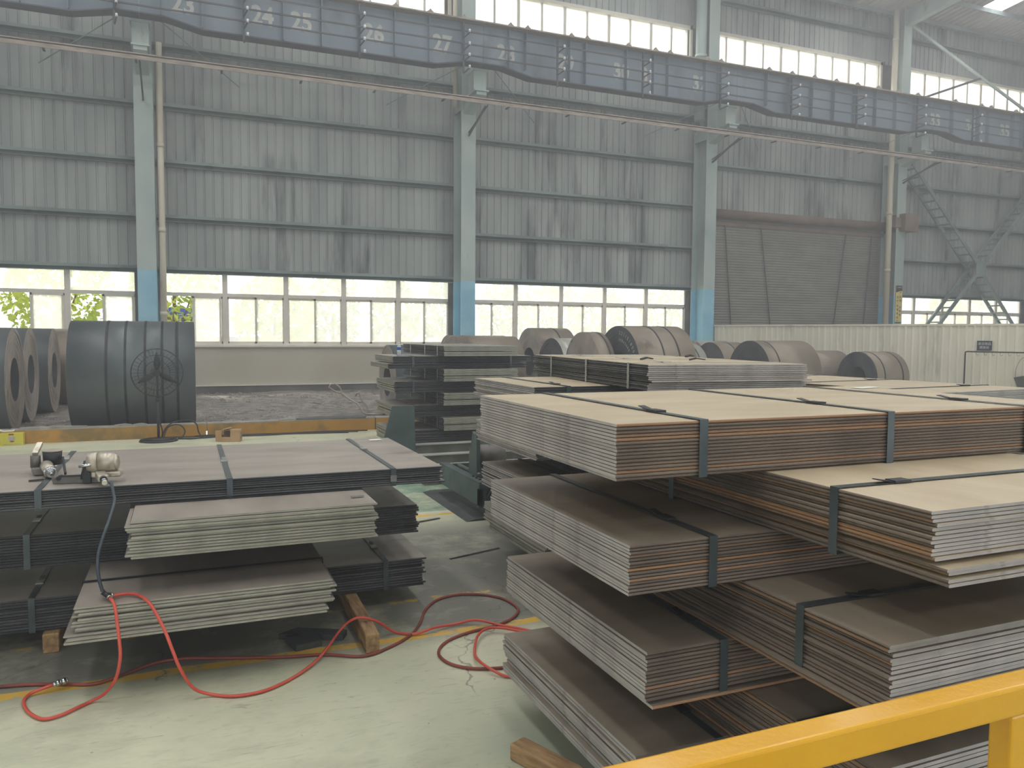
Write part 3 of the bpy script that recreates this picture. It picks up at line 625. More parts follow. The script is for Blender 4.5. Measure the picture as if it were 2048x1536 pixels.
for k in range(6):
    bundle(['stacked bundle under the small grey bundle, %s' % s for s in ('lowest', 'second from the floor', 'third from the floor', 'fourth from the floor', 'fifth from the floor', 'just beneath it')][k], *((6.6, 8.9, 9.0, 10.25) if k % 2 == 0 else (6.75, 8.0, 8.6, 10.9)), .12 + k * .205, .12 + k * .205 + .203, 'dark', 10, (-.7, .7), 'X' if k % 2 == 0 else 'Y', seed=60 + k)
for k in range(5):
    bundle(['bundle under the right edge stack, %s' % s for s in ('lowest', 'second from the floor', 'third from the floor', 'fourth from the floor', 'fifth from the floor')][k], *((4.8, 7.0, 4.3, 5.55) if k % 2 == 0 else (4.95, 6.2, 4.0, 6.4)), .12 + k * .196, .12 + k * .196 + .194, 'brown', 12, (-.7, .7), 'X' if k % 2 == 0 else 'Y', seed=30 + k)
# left stack
bundle('top bundle of the left stack, carrying the two strapping tools', -1.75, 1.55, 4.90, 6.40, .893, 1.0, 'dark', 8, [strap_local(v, -1.75, 1.55) for v in (-.75, .235, 1.225)], seed=40, jx=.012, jy=.006, gaps=((3, .004),), low=((0, 0, .02, -.015),), sealp=.75, lap=1.3)
bundle('olive-ended bundle, second from the top of the left stack', -.285, 1.006, 4.43, 6.9, .692, .89, 'dark', 13, [-.8, .7], 'Y', seed=41, jx=.015, jy=.02, sm=STRAPK, seal=None)
bundle('dark bundle at mid height of the left stack', -1.6, 1.47, 5.2, 6.45, .493, .69, 'dark', 12, [strap_local(v, -1.6, 1.47) for v in (-.86, .4)], seed=42, jx=.014, jy=.006)
bundle('bundle with olive cut ends above the floor in the left stack', -.53, .75, 4.37, 6.85, .322, .49, 'dark', 12, [-.8, .7], 'Y', seed=43, jx=.02, jy=.022, sm=STRAPK, seal=None, low=((0, 2, -.03, .035),))
bundle('lowest dark bundle of the left stack, resting on timber blocks', -1.6, 1.51, 5.18, 6.43, .122, .32, 'dark', 12, [strap_local(v, -1.6, 1.51) for v in (-.842, 1.24)], seed=44, jx=.016, jy=.007)
# far dark stack in the middle
zs = [.12, .35, .555, .745, .94, 1.12, 1.315, 1.515, 1.68]
NMS = ['lowest bundle of the far dark stack', 'second bundle from the floor in the far dark stack', 'third bundle from the floor in the far dark stack', 'fourth bundle from the floor in the far dark stack', 'fifth bundle from the floor in the far dark stack', 'sixth bundle from the floor in the far dark stack', 'long dark bundle just under the top of the far dark stack', 'topmost bundle of the far dark stack, beside the bottle']
for k in range(8):
    fp = (3.0, 5.3, 11.9, 13.15) if k % 2 == 0 else (3.72, 4.97, 11.65, 14.1)
    if k == 6: fp = (2.98, 5.31, 11.9, 13.15)
    bundle(NMS[k], *fp, zs[k], zs[k + 1] - .003, 'dark', 9, ((-.85, .8) if k % 2 == 0 else (-.9, -.2, .7)), 'X' if k % 2 == 0 else 'Y', seed=50 + k, jx=.012, jy=.01, low=(((0, 3, -.09, -.02),) if k == 6 else ()), gaps=((4, .01),), sm=STRAP if k % 2 == 0 else SEAL)
b = thing('plastic_bottle', 'clear plastic bottle with blue label on the far dark stack', 'bottle', (2.99 + .12, 12.05, 1.513))
MB().cyl((0, 0, 0), (0, 0, .15), .032, n=14).cyl((0, 0, .15), (0, 0, .19), .032, .014, n=14).build('bottle_body', PLAS, b)
MB().cyl((0, 0, .19), (0, 0, .215), .015, n=12).build('cap', WHITE, b); MB().cyl((0, 0, .09), (0, 0, .14), .0325, n=14, cap=False).build('bottle_label', BLUEL, b)

# timber under the stacks
def timber(label, p, q, w=.085, h=.118, rzz=0, m=WOOD):
    p, q = Vector(p), Vector(q); d = q - p; L = d.length; o = MB().box((0, -w / 2, 0), (L, w / 2, h)).build('timber_block', m, None, (p.x, p.y, 0), math.atan2(d.y, d.x)); bevel(o, .008, 2); return tag(o, label, 'timber')
timber('short brown timber end under the left stack, nearest the left edge', (-.745, 5.13), (-.745, 6.45))
timber('long timber poking out from under the left stack towards the red hose', (.985, 4.44), (1.04, 6.5), .082)
timber('timber under the middle of the left stack', (.05, 5.3), (.05, 6.4))
timber('split timber on the floor in front of the near right stack', (1.33, 3.10), (1.62, 2.40), .09, .075)
timber('timber under the left side of the near right stack', (1.75, 2.5), (1.75, 3.55), .09, .168)
timber('timber under the right side of the near right stack', (3.4, 2.5), (3.4, 3.55), .09, .168)
timber('timber under the second right stack', (3.0, 5.0), (3.0, 6.9), .09, .088); timber('timber under the far side of the second right stack', (3.85, 5.0), (3.85, 6.9), .09, .088)
timber('block under the right edge stack, left one', (5.1, 4.4), (5.1, 5.5), .09, .118); timber('block under the right edge stack, right one', (6.6, 4.4), (6.6, 5.5), .09, .118)
timber('pale timber end under the far dark stack', (4.35, 11.85), (4.35, 13.1), .1, .118); timber('timber at the left under the far dark stack', (3.3, 12.0), (3.3, 13.1), .1, .118)
timber('timber under the small grey bundle stack, left one', (7.0, 9.1), (7.0, 10.2), .09, .118); timber('timber under the small grey bundle stack, right one', (8.4, 9.1), (8.4, 10.2), .09, .118)
# dark offcut plates
o = MB().prism([(.50, 4.86), (.86, 4.70), (.90, 4.78), (.62, 4.93)], 2, .0, .035).build('steel_offcut', CHAR); tag(o, 'dark steel offcut under the left stack, the farther one', 'offcut')
o = MB().prism([(.53, 4.80), (.575, 4.63), (.73, 4.66), (.72, 4.80)], 2, .0, .036).build('steel_offcut', CHAR); tag(o, 'dark steel offcut beside the yellow line, the nearer one', 'offcut')

# ------------------------------------------------------------ coils
def coil(label, X0, X1, Y, R_, skin, face, r0=None, z0=.078, straps=(), seed=1, rings=22, digits=None):
    rr = random.Random(seed); r0 = r0 or R_ * .42; c = thing('steel_coil', label, 'coil', ((X0 + X1) / 2, Y, z0)); hw = (X1 - X0) / 2; n = 72; mb = MB()
    prof = []          # (x, r) closed loop: outer left -> outer right -> inner right -> inner left
    def facep(s):
        out = []
        for k in range(rings + 1):
            r = R_ - (R_ - r0) * k / rings; d = rr.uniform(-.006, .006) if k else 0
            out.append((s * (hw + d), r)); 
            if k < rings: out.append((s * (hw + d), r - (R_ - r0) / rings * .8)); out.append((s * (hw - .012), r - (R_ - r0) / rings * .9))
        return out
    right = facep(1); left = facep(-1)[::-1]
    prof = right + left; m = len(prof)
    for k in range(n):
        t = 2 * PI * k / n + .02
        for x, r in prof: mb.v.append((x, r * math.cos(t), R_ + r * math.sin(t)))
    for k in range(n):
        for j in range(m):
            a, b = k * m + j, k * m + (j + 1) % m; a2, b2 = ((k + 1) % n) * m + j, ((k + 1) % n) * m + (j + 1) % m
            mb.f.append((a, b, b2, a2)); outer = j == m - 1; inner = j == len(right) - 1
            mb.m.append(0 if outer else (2 if inner else 1)); mb.s.append(outer or inner)
    mb.build('wound_strip', [skin, face, COILK], c)
    for s in straps:
        sb = MB(); w = .02
        for k in range(n):
            a, b = 2 * PI * k / n, 2 * PI * (k + 1) / n; q = R_ + .006
            P = lambda t, x_, q_=q: (x_, q_ * math.cos(t), R_ + q_ * math.sin(t))
            sb.quad([P(a, s - w), P(a, s + w), P(b, s + w), P(b, s - w)], 0, True); sb.quad([P(a, s - w, R_), P(a, s - w), P(b, s - w), P(b, s - w, R_)]); sb.quad([P(a, s + w, R_), P(a, s + w), P(b, s + w), P(b, s + w, R_)])
        sb.build('strap', STRAPK, c)
    if digits:
        for row, (body, rad, size) in enumerate(digits):
            for k, ch in enumerate(body):
                t = PI / 2 - (.12 + k * size * .82 / rad)       # from the top down the camera-facing side
                y, z = -math.cos(t) * rad if False else -math.sin(PI / 2 - t) * rad, R_ + math.cos(PI / 2 - t) * rad
                o = text('chalk_digit', ch, size, CHALK, c, (-hw - .014, y, z), (PI / 2, 0, -PI / 2), .001, .004)
                o.rotation_euler = (Matrix.Rotation(-PI / 2, 3, 'Z') @ Matrix.Rotation(PI / 2, 3, 'X') @ Matrix.Rotation(-(PI / 2 - t), 3, 'Z')).to_euler()
    return c
coil('broad dark coil with five straps standing behind the fan', -1.87, .18, 16.27, .99, COILS, COILF, straps=(-.42, -.12, .2, .48, .73), seed=1)
coil('dark coil cut by the left edge of the picture, nearest the kerb', -4.6, -2.78, 16.25, .92, COILS, COILF, seed=2)
coil('coil second from the kerb in the row at the left edge', -4.7, -2.82, 18.1, .92, COILS, COILF, seed=3)
coil('coil third from the kerb in the row at the left edge', -4.5, -2.66, 19.95, .92, COILS, COILF, seed=4)
coil('coil standing in shade behind the broad dark coil', -3.3, -1.3, 21.9, .92, COILB, COILF, seed=5)
coil('coil mostly hidden behind the far dark stack', 4.0, 5.6, 16.5, .77, COILS, COILF, seed=6)
coil('small brown coil peeping over the far dark stack by the middle column', 6.8, 8.5, 21.0, .87, COILB, COILF, seed=7)
coil('long brown scuffed coil just right of the middle column', 6.22, 7.85, 18.75, .865, COILB, COILF, seed=8)
coil('large brown coil standing tall below the second window run', 9.3, 10.44, 21.0, .985, COILB, COILF, seed=9, straps=(.1,))
coil('small dark coil with a bright top between two brown coils', 8.85, 9.7, 18.55, .845, COILZ, COILK, seed=10)
coil('brown coil left of the coil with chalk digits', 8.74, 9.15, 16.62, .925, COILB, COILF, straps=(.1,), seed=11)
coil('big coil with chalk digits on its dark face', 9.45, 11.0, 16.16, 1.0, COILB, COILK, straps=(-.1, .32), seed=12, digits=[('2211E18000', .84, .12), ('508x2000', .68, .09)])
coil('small bright coil right of the coil with chalk digits', 12.0, 13.1, 18.3, .78, COILZ, COILK, seed=13, straps=(.3,))
coil('pale coil behind the others at the foot of the column left of the shutter', 15.9, 17.2, 22.2, .8, COILZ, COILF, seed=14)
coil('dark-faced coil in front of the column left of the shutter', 14.9, 15.95, 19.95, .79, COILB, COILK, seed=15, straps=(0,))
coil('large dark-faced coil in front of the pale partition', 13.63, 15.3, 16.56, .83, COILB, COILK, seed=16, straps=(-.5,))
coil('scuffed coil, second from the right in the row by the partition', 15.81, 17.5, 17.47, .69, COILB, COILK, seed=17)
coil('rightmost coil, standing against the pale partition', 16.75, 17.9, 15.95, .69, COILB, COILK, seed=18, straps=(-.3, .35))

# ------------------------------------------------------------ handrail in the foreground
hr = thing('handrail', 'yellow painted square-tube handrail in the lower right corner', 'handrail', (0, 0, 0))
o = MB().box((.2, 1.125, 1.03), (4.5, 1.19, 1.1)).build('top_rail', YEL, hr); bevel(o, .008, 3)
for x in (1.715, 3.6): o = MB().box((x - .035, 1.13, 0), (x + .035, 1.185, 1.03)).build('post', YEL, hr); bevel(o, .006, 2)
o = MB().box((.2, 1.135, .5), (1.68, 1.18, .55)).build('mid_rail', YEL, hr); bevel(o, .006, 2)
o = MB().box((.2, 1.13, 0), (.26, 1.185, 1.03)).build('post', YEL, hr)

# ------------------------------------------------------------ hoses
def hose(label, pts, r, m, k=6, parent=None, name='air_hose'):
    o = MB().tube(smooth_path(pts, k), r, 10).build(name, m, parent)
    if not parent: tag(o, label, 'hose')
    return o
black = [(-0.397, 4.835, 1.035), (-0.385, 4.83, 1.02), (-0.374, 4.80, 0.969), (-0.368, 4.77, 0.938), (-0.385, 4.70, 0.867), (-0.417, 4.62, 0.771), (-0.436, 4.56, 0.685), (-0.429, 4.5, 0.60), (-0.406, 4.46, 0.52)]
ah = thing('air_hose', 'red air hose looping from the tee on the left stack down to the floor', 'hose')
hose('', black, .0088, RUBK, parent=ah, name='black_whip')
red1 = [(-0.366, 4.45, .508), (-0.30, 4.47, 0.506), (-0.24, 4.42, 0.506), (-0.19, 4.32, .495), (-0.155, 4.27, 0.448), (-0.114, 4.22, 0.37), (-0.081, 4.18, 0.283), (-0.043, 4.16, 0.18), (0.016, 4.20, 0.06), (0.103, 4.2, 0.014), (0.208, 4.145, 0.012), (0.356, 4.153, 0.012), (0.522, 4.267, 0.012), (0.682, 4.436, 0.03), (0.841, 4.655, 0.09), (0.92, 4.66, 0.14), (0.985, 4.645, 0.142), (1.07, 4.66, 0.1), (1.179, 4.683, 0.014), (1.284, 4.61, 0.014), (1.42, 4.623, 0.03), (1.569, 4.674, 0.014), (1.7, 4.64, 0.035), (1.83, 4.552, 0.014), (1.948, 4.423, 0.014), (2.056, 4.283, 0.014), (2.2, 4.1, .014)]
hose('', red1, .0082, RED, parent=ah, name='red_hose')
red2 = [(-0.372, 4.415, 0.505), (-0.357, 4.37, 0.506), (-0.342, 4.32, 0.48), (-0.332, 4.28, 0.42), (-0.322, 4.25, 0.34), (-0.32, 4.24, 0.25), (-0.345, 4.27, 0.14), (-0.40, 4.33, 0.05), (-0.46, 4.35, .014), (-0.52, 4.30, 0.012), (-0.586, 4.242, 0.012), (-0.658, 4.233, 0.012), (-0.73, 4.332, 0.012), (-0.775, 4.468, 0.012), (-0.763, 4.545, 0.014), (-0.717, 4.563, 0.025), (-0.66, 4.576, 0.034)]
hose('', red2, .0082, RED, parent=ah, name='red_hose')
MB().cyl((-.408, 4.47, .525), (-.374, 4.42, .512), .012, n=10).cyl((-.39, 4.45, .518), (-.362, 4.452, .512), .011, n=10).build('tee_joint', BLK, ah)
for p, q in (((-.411, 4.474, .528), (-.406, 4.466, .524)), ((-.377, 4.424, .512), (-.372, 4.416, .51)), ((-.368, 4.452, .511), (-.36, 4.452, .51))): MB().cyl(p, q, .0135, n=12).build('hose_clamp', CHROME, ah)
MB().cyl((-.66, 4.576, .034), (-.645, 4.58, .036), .012, n=12).cyl((-.645, 4.58, .036), (-.63, 4.584, .038), .017, n=12).cyl((-.63, 4.584, .038), (-.622, 4.586, .039), .012, n=12).cyl((-.622, 4.586, .039), (-.602, 4.592, .041), .018, n=12).cyl((-.602, 4.592, .041), (-.594, 4.594, .042), .014, n=12).build('coupling', CHROME, ah)
old = [(-1.3, 4.80), (-1.106, 4.762), (-0.92, 4.713), (-0.78, 4.682), (-0.608, 4.62), (-0.466, 4.57), (-0.328, 4.64), (-0.183, 4.736), (-0.027, 4.74), (0.184, 4.664), (0.476, 4.562), (0.72, 4.503), (0.92, 4.40), (1.09, 4.47), (1.253, 4.601), (1.368, 4.781), (1.463, 4.99), (1.59, 5.154), (1.75, 5.215), (1.919, 5.16), (2.037, 5.023), (2.063, 4.858), (2.037, 4.743), (1.93, 4.626), (1.779, 4.554), (1.615, 4.519), (1.462, 4.45), (1.366, 4.348), (1.33, 4.231), (1.362, 4.1), (1.461, 4.003), (1.616, 3.956), (1.715, 3.959), (1.9, 4.0)]
hose('faded dark red hose lying along the yellow line and looping on the floor', [(x, y, .011) for x, y in old], .0086, REDO)
hose('short bright red hose loop beside the foot of the near right stack', [(2.1, 4.2, .03), (1.888, 4.364, .034), (1.806, 4.45, .034), (1.716, 4.477, .034), (1.616, 4.385, .034), (1.532, 4.206, .014), (1.502, 4.074, .03), (1.516, 3.953, .032), (1.58, 3.851, .012), (1.66, 3.83, .012), (1.8, 3.87, .012)], .0082, RED)

# ------------------------------------------------------------ strapping tools on the left stack
t = thing('strapping_tool', 'worn aluminium strapping tool with the air hose attached, on the left stack', 'tool', (-.50, 5.06, 1.003), math.radians(-8))
MB().prism([(-.20, 0), (-.205, .03), (-.16, .035), (.03, .05), (.06, .02), (.06, 0)], 1, -.02, .03).build('base_plate', IRON, t)
MB().box((-.17, -.022, .036), (-.02, -.014, .046)).cyl((-.17, -.03, .03), (-.17, .04, .03), .012, n=10).build('slot_cover', BLK, t)
o = MB().cyl((-.02, .0, .105), (.035, .0, .108), .058, .064, n=24).cyl((.035, 0, .108), (.125, 0, .112), .06, .052, n=24).cyl((.125, 0, .112), (.14, 0, .113), .052, .034, n=24).build('motor_dome', ALU, t)
o = MB().box((.0, -.045, .03), (.155, .04, .062)).build('body_block', ALU, t); bevel(o, .008)
MB().cyl((-.055, -.055, .10), (.01, -.062, .108), .009, n=10).build('trigger_pin', CHROME, t)
MB().cyl((-.03, -.02, .02), (-.01, -.02, .12), .03, n=16).box((-.04, -.05, .0), (.0, -.02, .06)).build('feed_wheel', BLK, t)
o = MB().obox((.05, -.04, .05), (.09, -.145, .04), .055, .04).build('handle', ALU, t); bevel(o, .008)
MB().cyl((.088, -.14, .04), (.098, -.17, .036), .019, n=14).build('grip_ring', BLK, t)
MB().cyl((.098, -.17, .036), (.104, -.19, .034), .014, n=12).cyl((.104, -.19, .034), (.109, -.205, .033), .011, n=12).cyl((.109, -.205, .033), (.113, -.222, .03), .014, n=12).build('hose_fitting', CHROME, t)
t = thing('strapping_tool', 'dark strapping tool lying loose at the left on the left stack', 'tool', (-.78, 5.42, 1.003), math.radians(-75))
o = MB().cyl((.0, 0, .05), (.16, 0, .035), .036, .03, n=20).build('motor_barrel', ALU, t)
MB().cyl((.16, 0, .035), (.175, 0, .033), .036, .03, n=20).cyl((.175, 0, .033), (.19, 0, .032), .024, n=16).cyl((.19, 0, .032), (.205, 0, .031), .018, n=16).cyl((.205, 0, .031), (.225, 0, .03), .010, n=16).build('air_inlet', CHROME, t)
o = MB().box((-.1, -.07, .0), (.02, .05, .045)).build('body_block', IRON, t); bevel(o, .008)
MB().cyl((-.06, .04, .05), (-.06, .04, .13), .05, .054, n=24).build('drum', BLK, t); MB().cyl((-.06, .04, .13), (-.06, .04, .138), .055, n=24).build('drum_rim', ALU, t)
MB().cyl((-.06, -.05, .04), (-.06, -.05, .11), .028, n=16).build('gear_case', IRON, t)
MB().obox((-.07, -.05, .12), (-.17, -.01, .17), .03, .018).build('lever', ALU, t); MB().obox((-.02, .09, .09), (.1, .085, .01), .012, .02).build('hook', BLK, t)
# spilled tin tag and loose seal clips on the tops
for (x, y, z, r_, lb_) in ((-.84, 5.2, 1.002, .1, 'small dark bar lying by the loose strapping tool'), (.90, 4.62, .893, .1, 'bright seal lying on the olive-ended bundle')):
    o = MB().obox((0, 0, .004), (.075, 0, .006), .02, .008).build('loose_seal', BLK if x < 0 else SEAL, None, (x, y, z), r_); tag(o, lb_, 'seal')
for k, (x, y, z, a) in enumerate(((4.05, 5.75, 1.675, .3), (3.55, 5.0, 1.675, -.5), (3.25, 5.2, 1.675, .1))):
    o = MB().obox((0, 0, .008), (.05, 0, .02), .03, .012).obox((.05, 0, .02), (.12, .02, .01), .028, .008).build('loose_seal', BLK, None, (x, y, z), a); tag(o, ['loose seal clip farthest on the highest bundle', 'loose seal clip near the front of the highest bundle', 'loose seal clip beside the strap on the highest bundle'][k], 'seal')
o = MB().box((-.09, -.03, 0), (.09, .03, .002)).build('paper_scrap', TAPE, None, (3.72, 3.3, 1.589) if False else (3.48, 3.25, 1.587), .2); tag(o, 'white paper scrap at the far right end of the topmost near bundle', 'paper')
o = MB().box((-.05, -.03, 0), (.05, .03, .003)).build('paper_scrap', TAPE, None, (1.42, 6.28, 1.002), .1); tag(o, 'white tag at the far corner of the top left-stack bundle', 'paper')

# ------------------------------------------------------------ fan
f = thing('standing_fan', 'black industrial pedestal fan in front of the broad dark coil', 'fan', (-.43, 14.62, 0))
MB().cyl((0, 0, 0), (0, 0, .035), .31, .29, n=40).cyl((0, 0, .035), (0, 0, .06), .27, .12, n=40).build('base', BLK, f)
MB().cyl((0, 0, .05), (0, 0, .72), .022, n=14).cyl((0, 0, .7), (0, 0, 1.12), .017, n=14).build('pole', BLK, f); MB().cyl((0, 0, .68), (0, 0, .74), .032, n=14).build('collar', BLK, f)
MB().cyl((-.02, .28, 1.17), (-.01, .04, 1.175), .085, .07, n=20).build('motor', IRON, f)
mb = MB()
for (rr_, yy) in ((.40, .02), (.41, -.03), (.40, -.08), (.30, -.115), (.2, -.13), (.1, -.135), (.3, .09), (.2, .11)): mb.tube([(rr_ * math.cos(2 * PI * k / 40), yy, 1.17 + rr_ * math.sin(2 * PI * k / 40)) for k in range(40)], .0035, 5, closed=True)
mb.build('guard_ring', BLK, f); mb = MB()
for k in range(36):
    t_ = 2 * PI * k / 36; c_, s_ = math.cos(t_), math.sin(t_)
    mb.tube([(.05 * c_, -.137, 1.17 + .05 * s_), (.22 * c_, -.128, 1.17 + .22 * s_), (.36 * c_, -.1, 1.17 + .36 * s_), (.41 * c_, -.03, 1.17 + .41 * s_), (.36 * c_, .06, 1.17 + .36 * s_), (.1 * c_, .12, 1.17 + .1 * s_)], .0016, 4)
g_ = mb.build('guard_wires', BLK, f); g_['kind'] = 'stuff'
MB().cyl((0, -.07, 1.17), (0, .04, 1.17), .05, n=16).build('hub', BLK, f)
for k in range(3):
    t_ = PI / 2 + 2 * PI * k / 3; mb = MB(); pr = []
    for j in range(7):
        r_ = .05 + .29 * j / 6; w_ = .016 + .038 * math.sin(PI * min(1, j / 6 + .12)); tw = .5 - .35 * j / 6
        a = Vector((math.cos(t_), 0, math.sin(t_))); b2 = Vector((-math.sin(t_) * math.cos(tw), -math.sin(tw), math.cos(t_) * math.cos(tw)))
        c0 = Vector((0, -.02, 1.17)) + a * r_; pr.append((c0 - b2 * w_, c0 + b2 * w_))
    for (p, q), (p2, q2) in zip(pr[:-1], pr[1:]):
        pass
    mb.v = [tuple(v_) for pq in pr for v_ in pq]; mb.f = [(2 * j, 2 * j + 1, 2 * j + 3, 2 * j + 2) for j in range(6)]; mb.m = [0] * 6; mb.s = [True] * 6
    bl = mb.build('blade', BLK, f); sd = bl.modifiers.new('s', 'SOLIDIFY'); sd.thickness = .003
cabs = [[(-0.421, 14.66, 0.39), (-0.39, 14.66, 0.259), (-0.37, 14.7, 0.154), (-0.376, 14.8, 0.05), (-0.317, 14.85, 0.196), (-0.171, 14.86, 0.296), (0.057, 14.86, 0.314), (0.178, 14.86, 0.239), (0.21, 14.86, 0.1), (0.279, 14.85, 0.02), (0.479, 14.836, 0.016), (0.729, 14.82, 0.016), (1.067, 14.775, 0.016), (1.6, 14.85, 0.016), (2.345, 14.9, 0.016), (3.2, 14.8, .016)],
        [(-0.35, 14.75, 0.03), (-0.3, 14.82, 0.19), (-0.187, 14.82, 0.25), (-0.075, 14.82, 0.23), (-0.012, 14.8, 0.13), (-0.06, 14.78, 0.03), (-0.12, 14.72, 0.016), (0.068, 14.68, 0.016), (0.476, 14.72, 0.016), (0.895, 14.762, 0.016), (1.437, 14.7, 0.016), (1.983, 14.86, 0.016), (3.0, 14.7, .016)],
        [(-.7, 14.75, .016), (-.6, 14.9, .016), (-.3, 14.95, .016), (0.1, 14.9, .016), (.5, 14.9, .016), (1.0, 14.85, .016), (1.8, 14.75, .016), (2.8, 14.6, .016)],
        [(-.1, 14.78, .016), (.1, 14.62, .016), (.3, 14.72, .03), (.15, 14.85, .03), (.4, 14.92, .03), (.7, 14.9, .016), (1.3, 14.9, .016), (2.2, 14.82, .016)]]
for k, c_ in enumerate(cabs): tag(MB().tube(smooth_path(c_, 6), .011, 8).build('power_cable', BLK), ['black cable rising in a high loop beside the fan foot', 'black cable in a low loop beside the fan foot', 'black cable lying closest along the kerb', 'black cable coiled on the floor left of the cardboard box'][k], 'cable')
# yellow printed box, cardboard box, small things on the kerb
b = thing('printed_box', 'yellow printed carton standing against the kerb at the left', 'box', (-2.61, 14.86, 0))
o = MB().box((-.16, -.06, 0), (.16, .1, .2)).build('carton', YBOX, b)
MB().cyl((-.0, -.0605, .11), (0, -.062, .11), .05, n=24).build('round_print', BOXP, b); MB().box((-.04, -.062, .172), (.03, -.0605, .195)).box((-.02, -.0635, .06), (.03, -.062, .08)).build('red_print', BOXR, b); MB().box((-.11, -.062, .02), (.11, -.0605, .03)).build('text_strip', BOXP, b)
o = MB().tube(smooth_path([(-2.82, 14.86, .27), (-2.74, 14.86, .235), (-2.68, 14.85, .235), (-2.6, 14.86, .235), (-2.585, 14.87, .255)], 4), .012, 8).build('white_rag', TAPE); tag(o, 'twisted white rag lying on the yellow carton', 'rag')
b = thing('cardboard_box', 'open cardboard box lying on its side near the kerb', 'box', (.74, 14.2, 0), math.radians(-12))
t_ = .004
MB().box((-.16, -.11, 0), (.14, .11, t_)).box((-.16, -.11, .2 - t_), (.14, .11, .2)).box((.136, -.11, 0), (.14, .11, .2)).box((-.16, .106, 0), (.14, .11, .2)).box((-.02, -.11, t_), (.14, -.106, .2 - t_)).box((-.16, -.11, t_), (-.02, -.106, .085)).build('carton', CARD, b)
MB().box((-.155, .1, t_), (.13, .105, .19)).build('inside_liner', CARDI, b)
MB().obox((-.16, 0, .2), (-.02, 0, .235), .21, .004).build('top_flap', CARD, b); MB().box((-.26, -.108, .01), (-.16, -.104, .2)).build('side_flap', CARD, b)
MB().box((.1405, -.03, .12), (.142, .01, .16)).box((.1405, .03, .05), (.142, .045, .16)).box((.1405, -.08, .03), (.142, -.07, .1)).box((.1405, .06, .02), (.142, .075, .09)).cyl((.1405, -.03, .06), (.142, -.03, .06), .018, n=16).build('print_marks', INK, b)
o = MB().box((0, 0, 0), (.07, .05, .1)).prism([(.07, 0), (.14, 0), (.08, .1), (.07, .1)], 1, 0, .05).build('wood_offcut', WOOD, None, (.55, 15.27, .1), .3); tag(o, 'small wooden wedge behind the kerb right of the broad coil', 'wood offcut')
for k, (x, y, z, l_, a) in enumerate(((-2.0, 15.1, .237, .9, .04), (-2.3, 15.12, .237, .5, -.08), (-1.0, 15.1, .237, .28, .02), (-.73, 15.1, .237, .22, 0), (1.75, 15.1, .237, .3, .05))):
    o = MB().prism([(-l_ / 2, 0), (l_ / 2, 0), (l_ / 2, .012), (l_ * .1, .03), (-l_ / 2, .014)], 1, -.06, .05).build('concrete_flake', CONC, None, (x, y, z), a); tag(o, ['long loose strip lying on the kerb left of the broad coil', 'short loose strip on the kerb above the yellow carton', 'flat mortar piece on the kerb under the broad coil, left one', 'flat mortar piece on the kerb under the broad coil, right one', 'mortar piece on the kerb right of the cardboard box'][k], 'debris')
# wire sling
pts = []
for k in range(20):
    t_ = 2 * PI * k / 20; pts.append((3.2 + .16 * math.cos(t_) * 1.3 - .1 * math.sin(t_), 17.6, .62 + .14 * math.sin(t_) - .1 * math.cos(t_)))
sl = thing('wire_sling', 'wire rope sling with an eye loop lying left of the far dark stack', 'sling')
MB().tube([(2.98, 17.3, .62), (2.9, 17.3, .68), (2.93, 17.3, .745), (3.03, 17.3, .755), (3.12, 17.3, .69), (3.17, 17.3, .6), (3.14, 17.3, .55), (3.05, 17.3, .575)], .018, 8, closed=True).build('eye_loop', WIRE, sl)
MB().tube(smooth_path([(3.15, 17.3, .56), (3.3, 17.28, .44), (3.42, 17.2, .36), (3.5, 17.1, .3), (3.6, 17.0, .13), (3.75, 16.9, .1), (4.1, 16.9, .1)], 5), .02, 8).build('rope', WIRE, sl)
MB().tube(smooth_path([(3.44, 17.1, .5), (3.47, 17.05, .56), (3.52, 17.05, .52), (3.56, 17.02, .4), (3.64, 17, .3), (3.7, 16.95, .12)], 5), .02, 8).build('rope_end', WIRE, sl)
o = MB().prism([(1.9, 15.0), (3.2, 14.99), (3.3, 15.3), (2.4, 15.5), (1.95, 15.28)], 2, .237, .243).build('scrap_sheet', CHAR); tag(o, 'dark thin scrap sheet lying over the kerb left of the far dark stack', 'scrap sheet')

# ------------------------------------------------------------ coil transfer gear in the middle
sp = thing('stop_plate', 'dark green tapered steel stand left of the far dark stack', 'steel stand', (2.83, 10.9, 0))
MB().prism([(-.34, 0), (.235, 0), (.2, .83), (-.115, .83)], 1, 0, .03).build('face_plate', DGRN, sp); MB().prism([(.03, .0), (.03, .83), (.07, .83), (.5, 0)], 0, -.1, -.07).build('gusset', DGRN, sp); MB().prism([(.03, .0), (.03, .83), (.07, .83), (.5, 0)], 0, .17, .2).build('gusset', DGRN, sp); MB().box((-.28, -.12, 0), (.3, .55, .02)).build('foot_plate', DGRN, sp)
for k, (y, z) in enumerate(((11.15, .24), (10.15, .24), (9.3, .24))):
    r_ = thing('steel_rail', ['farthest steel beam on the floor behind the left stack', 'middle steel beam on the floor behind the left stack', 'nearest steel beam on the floor behind the left stack'][k], 'beam', (0, y, 0))
    MB().box((2.7, -.07, 0), (8, .07, .012)).box((2.7, -.006, .012), (8, .006, z - .014)).build('web', IRON, r_); MB().box((2.7, -.07, z - .014), (8, .07, z)).build('top_flange', BRITE, r_)
mc = thing('coil_cradle', 'dark green roller cradle frame between the left and right stacks', 'machine', (2.86, 7.9, 0), 0)
MB().box((-.12, -.5, .12), (-.08, .85, .34)).box((-.12, -.5, .34), (-.02, .85, .36)).box((-.12, -.5, .1), (.55, -.44, .34)).box((.45, -.5, .12), (.5, .85, .34)).box((-.12, .8, .12), (.5, .85, .34)).build('frame', DGRN, mc)
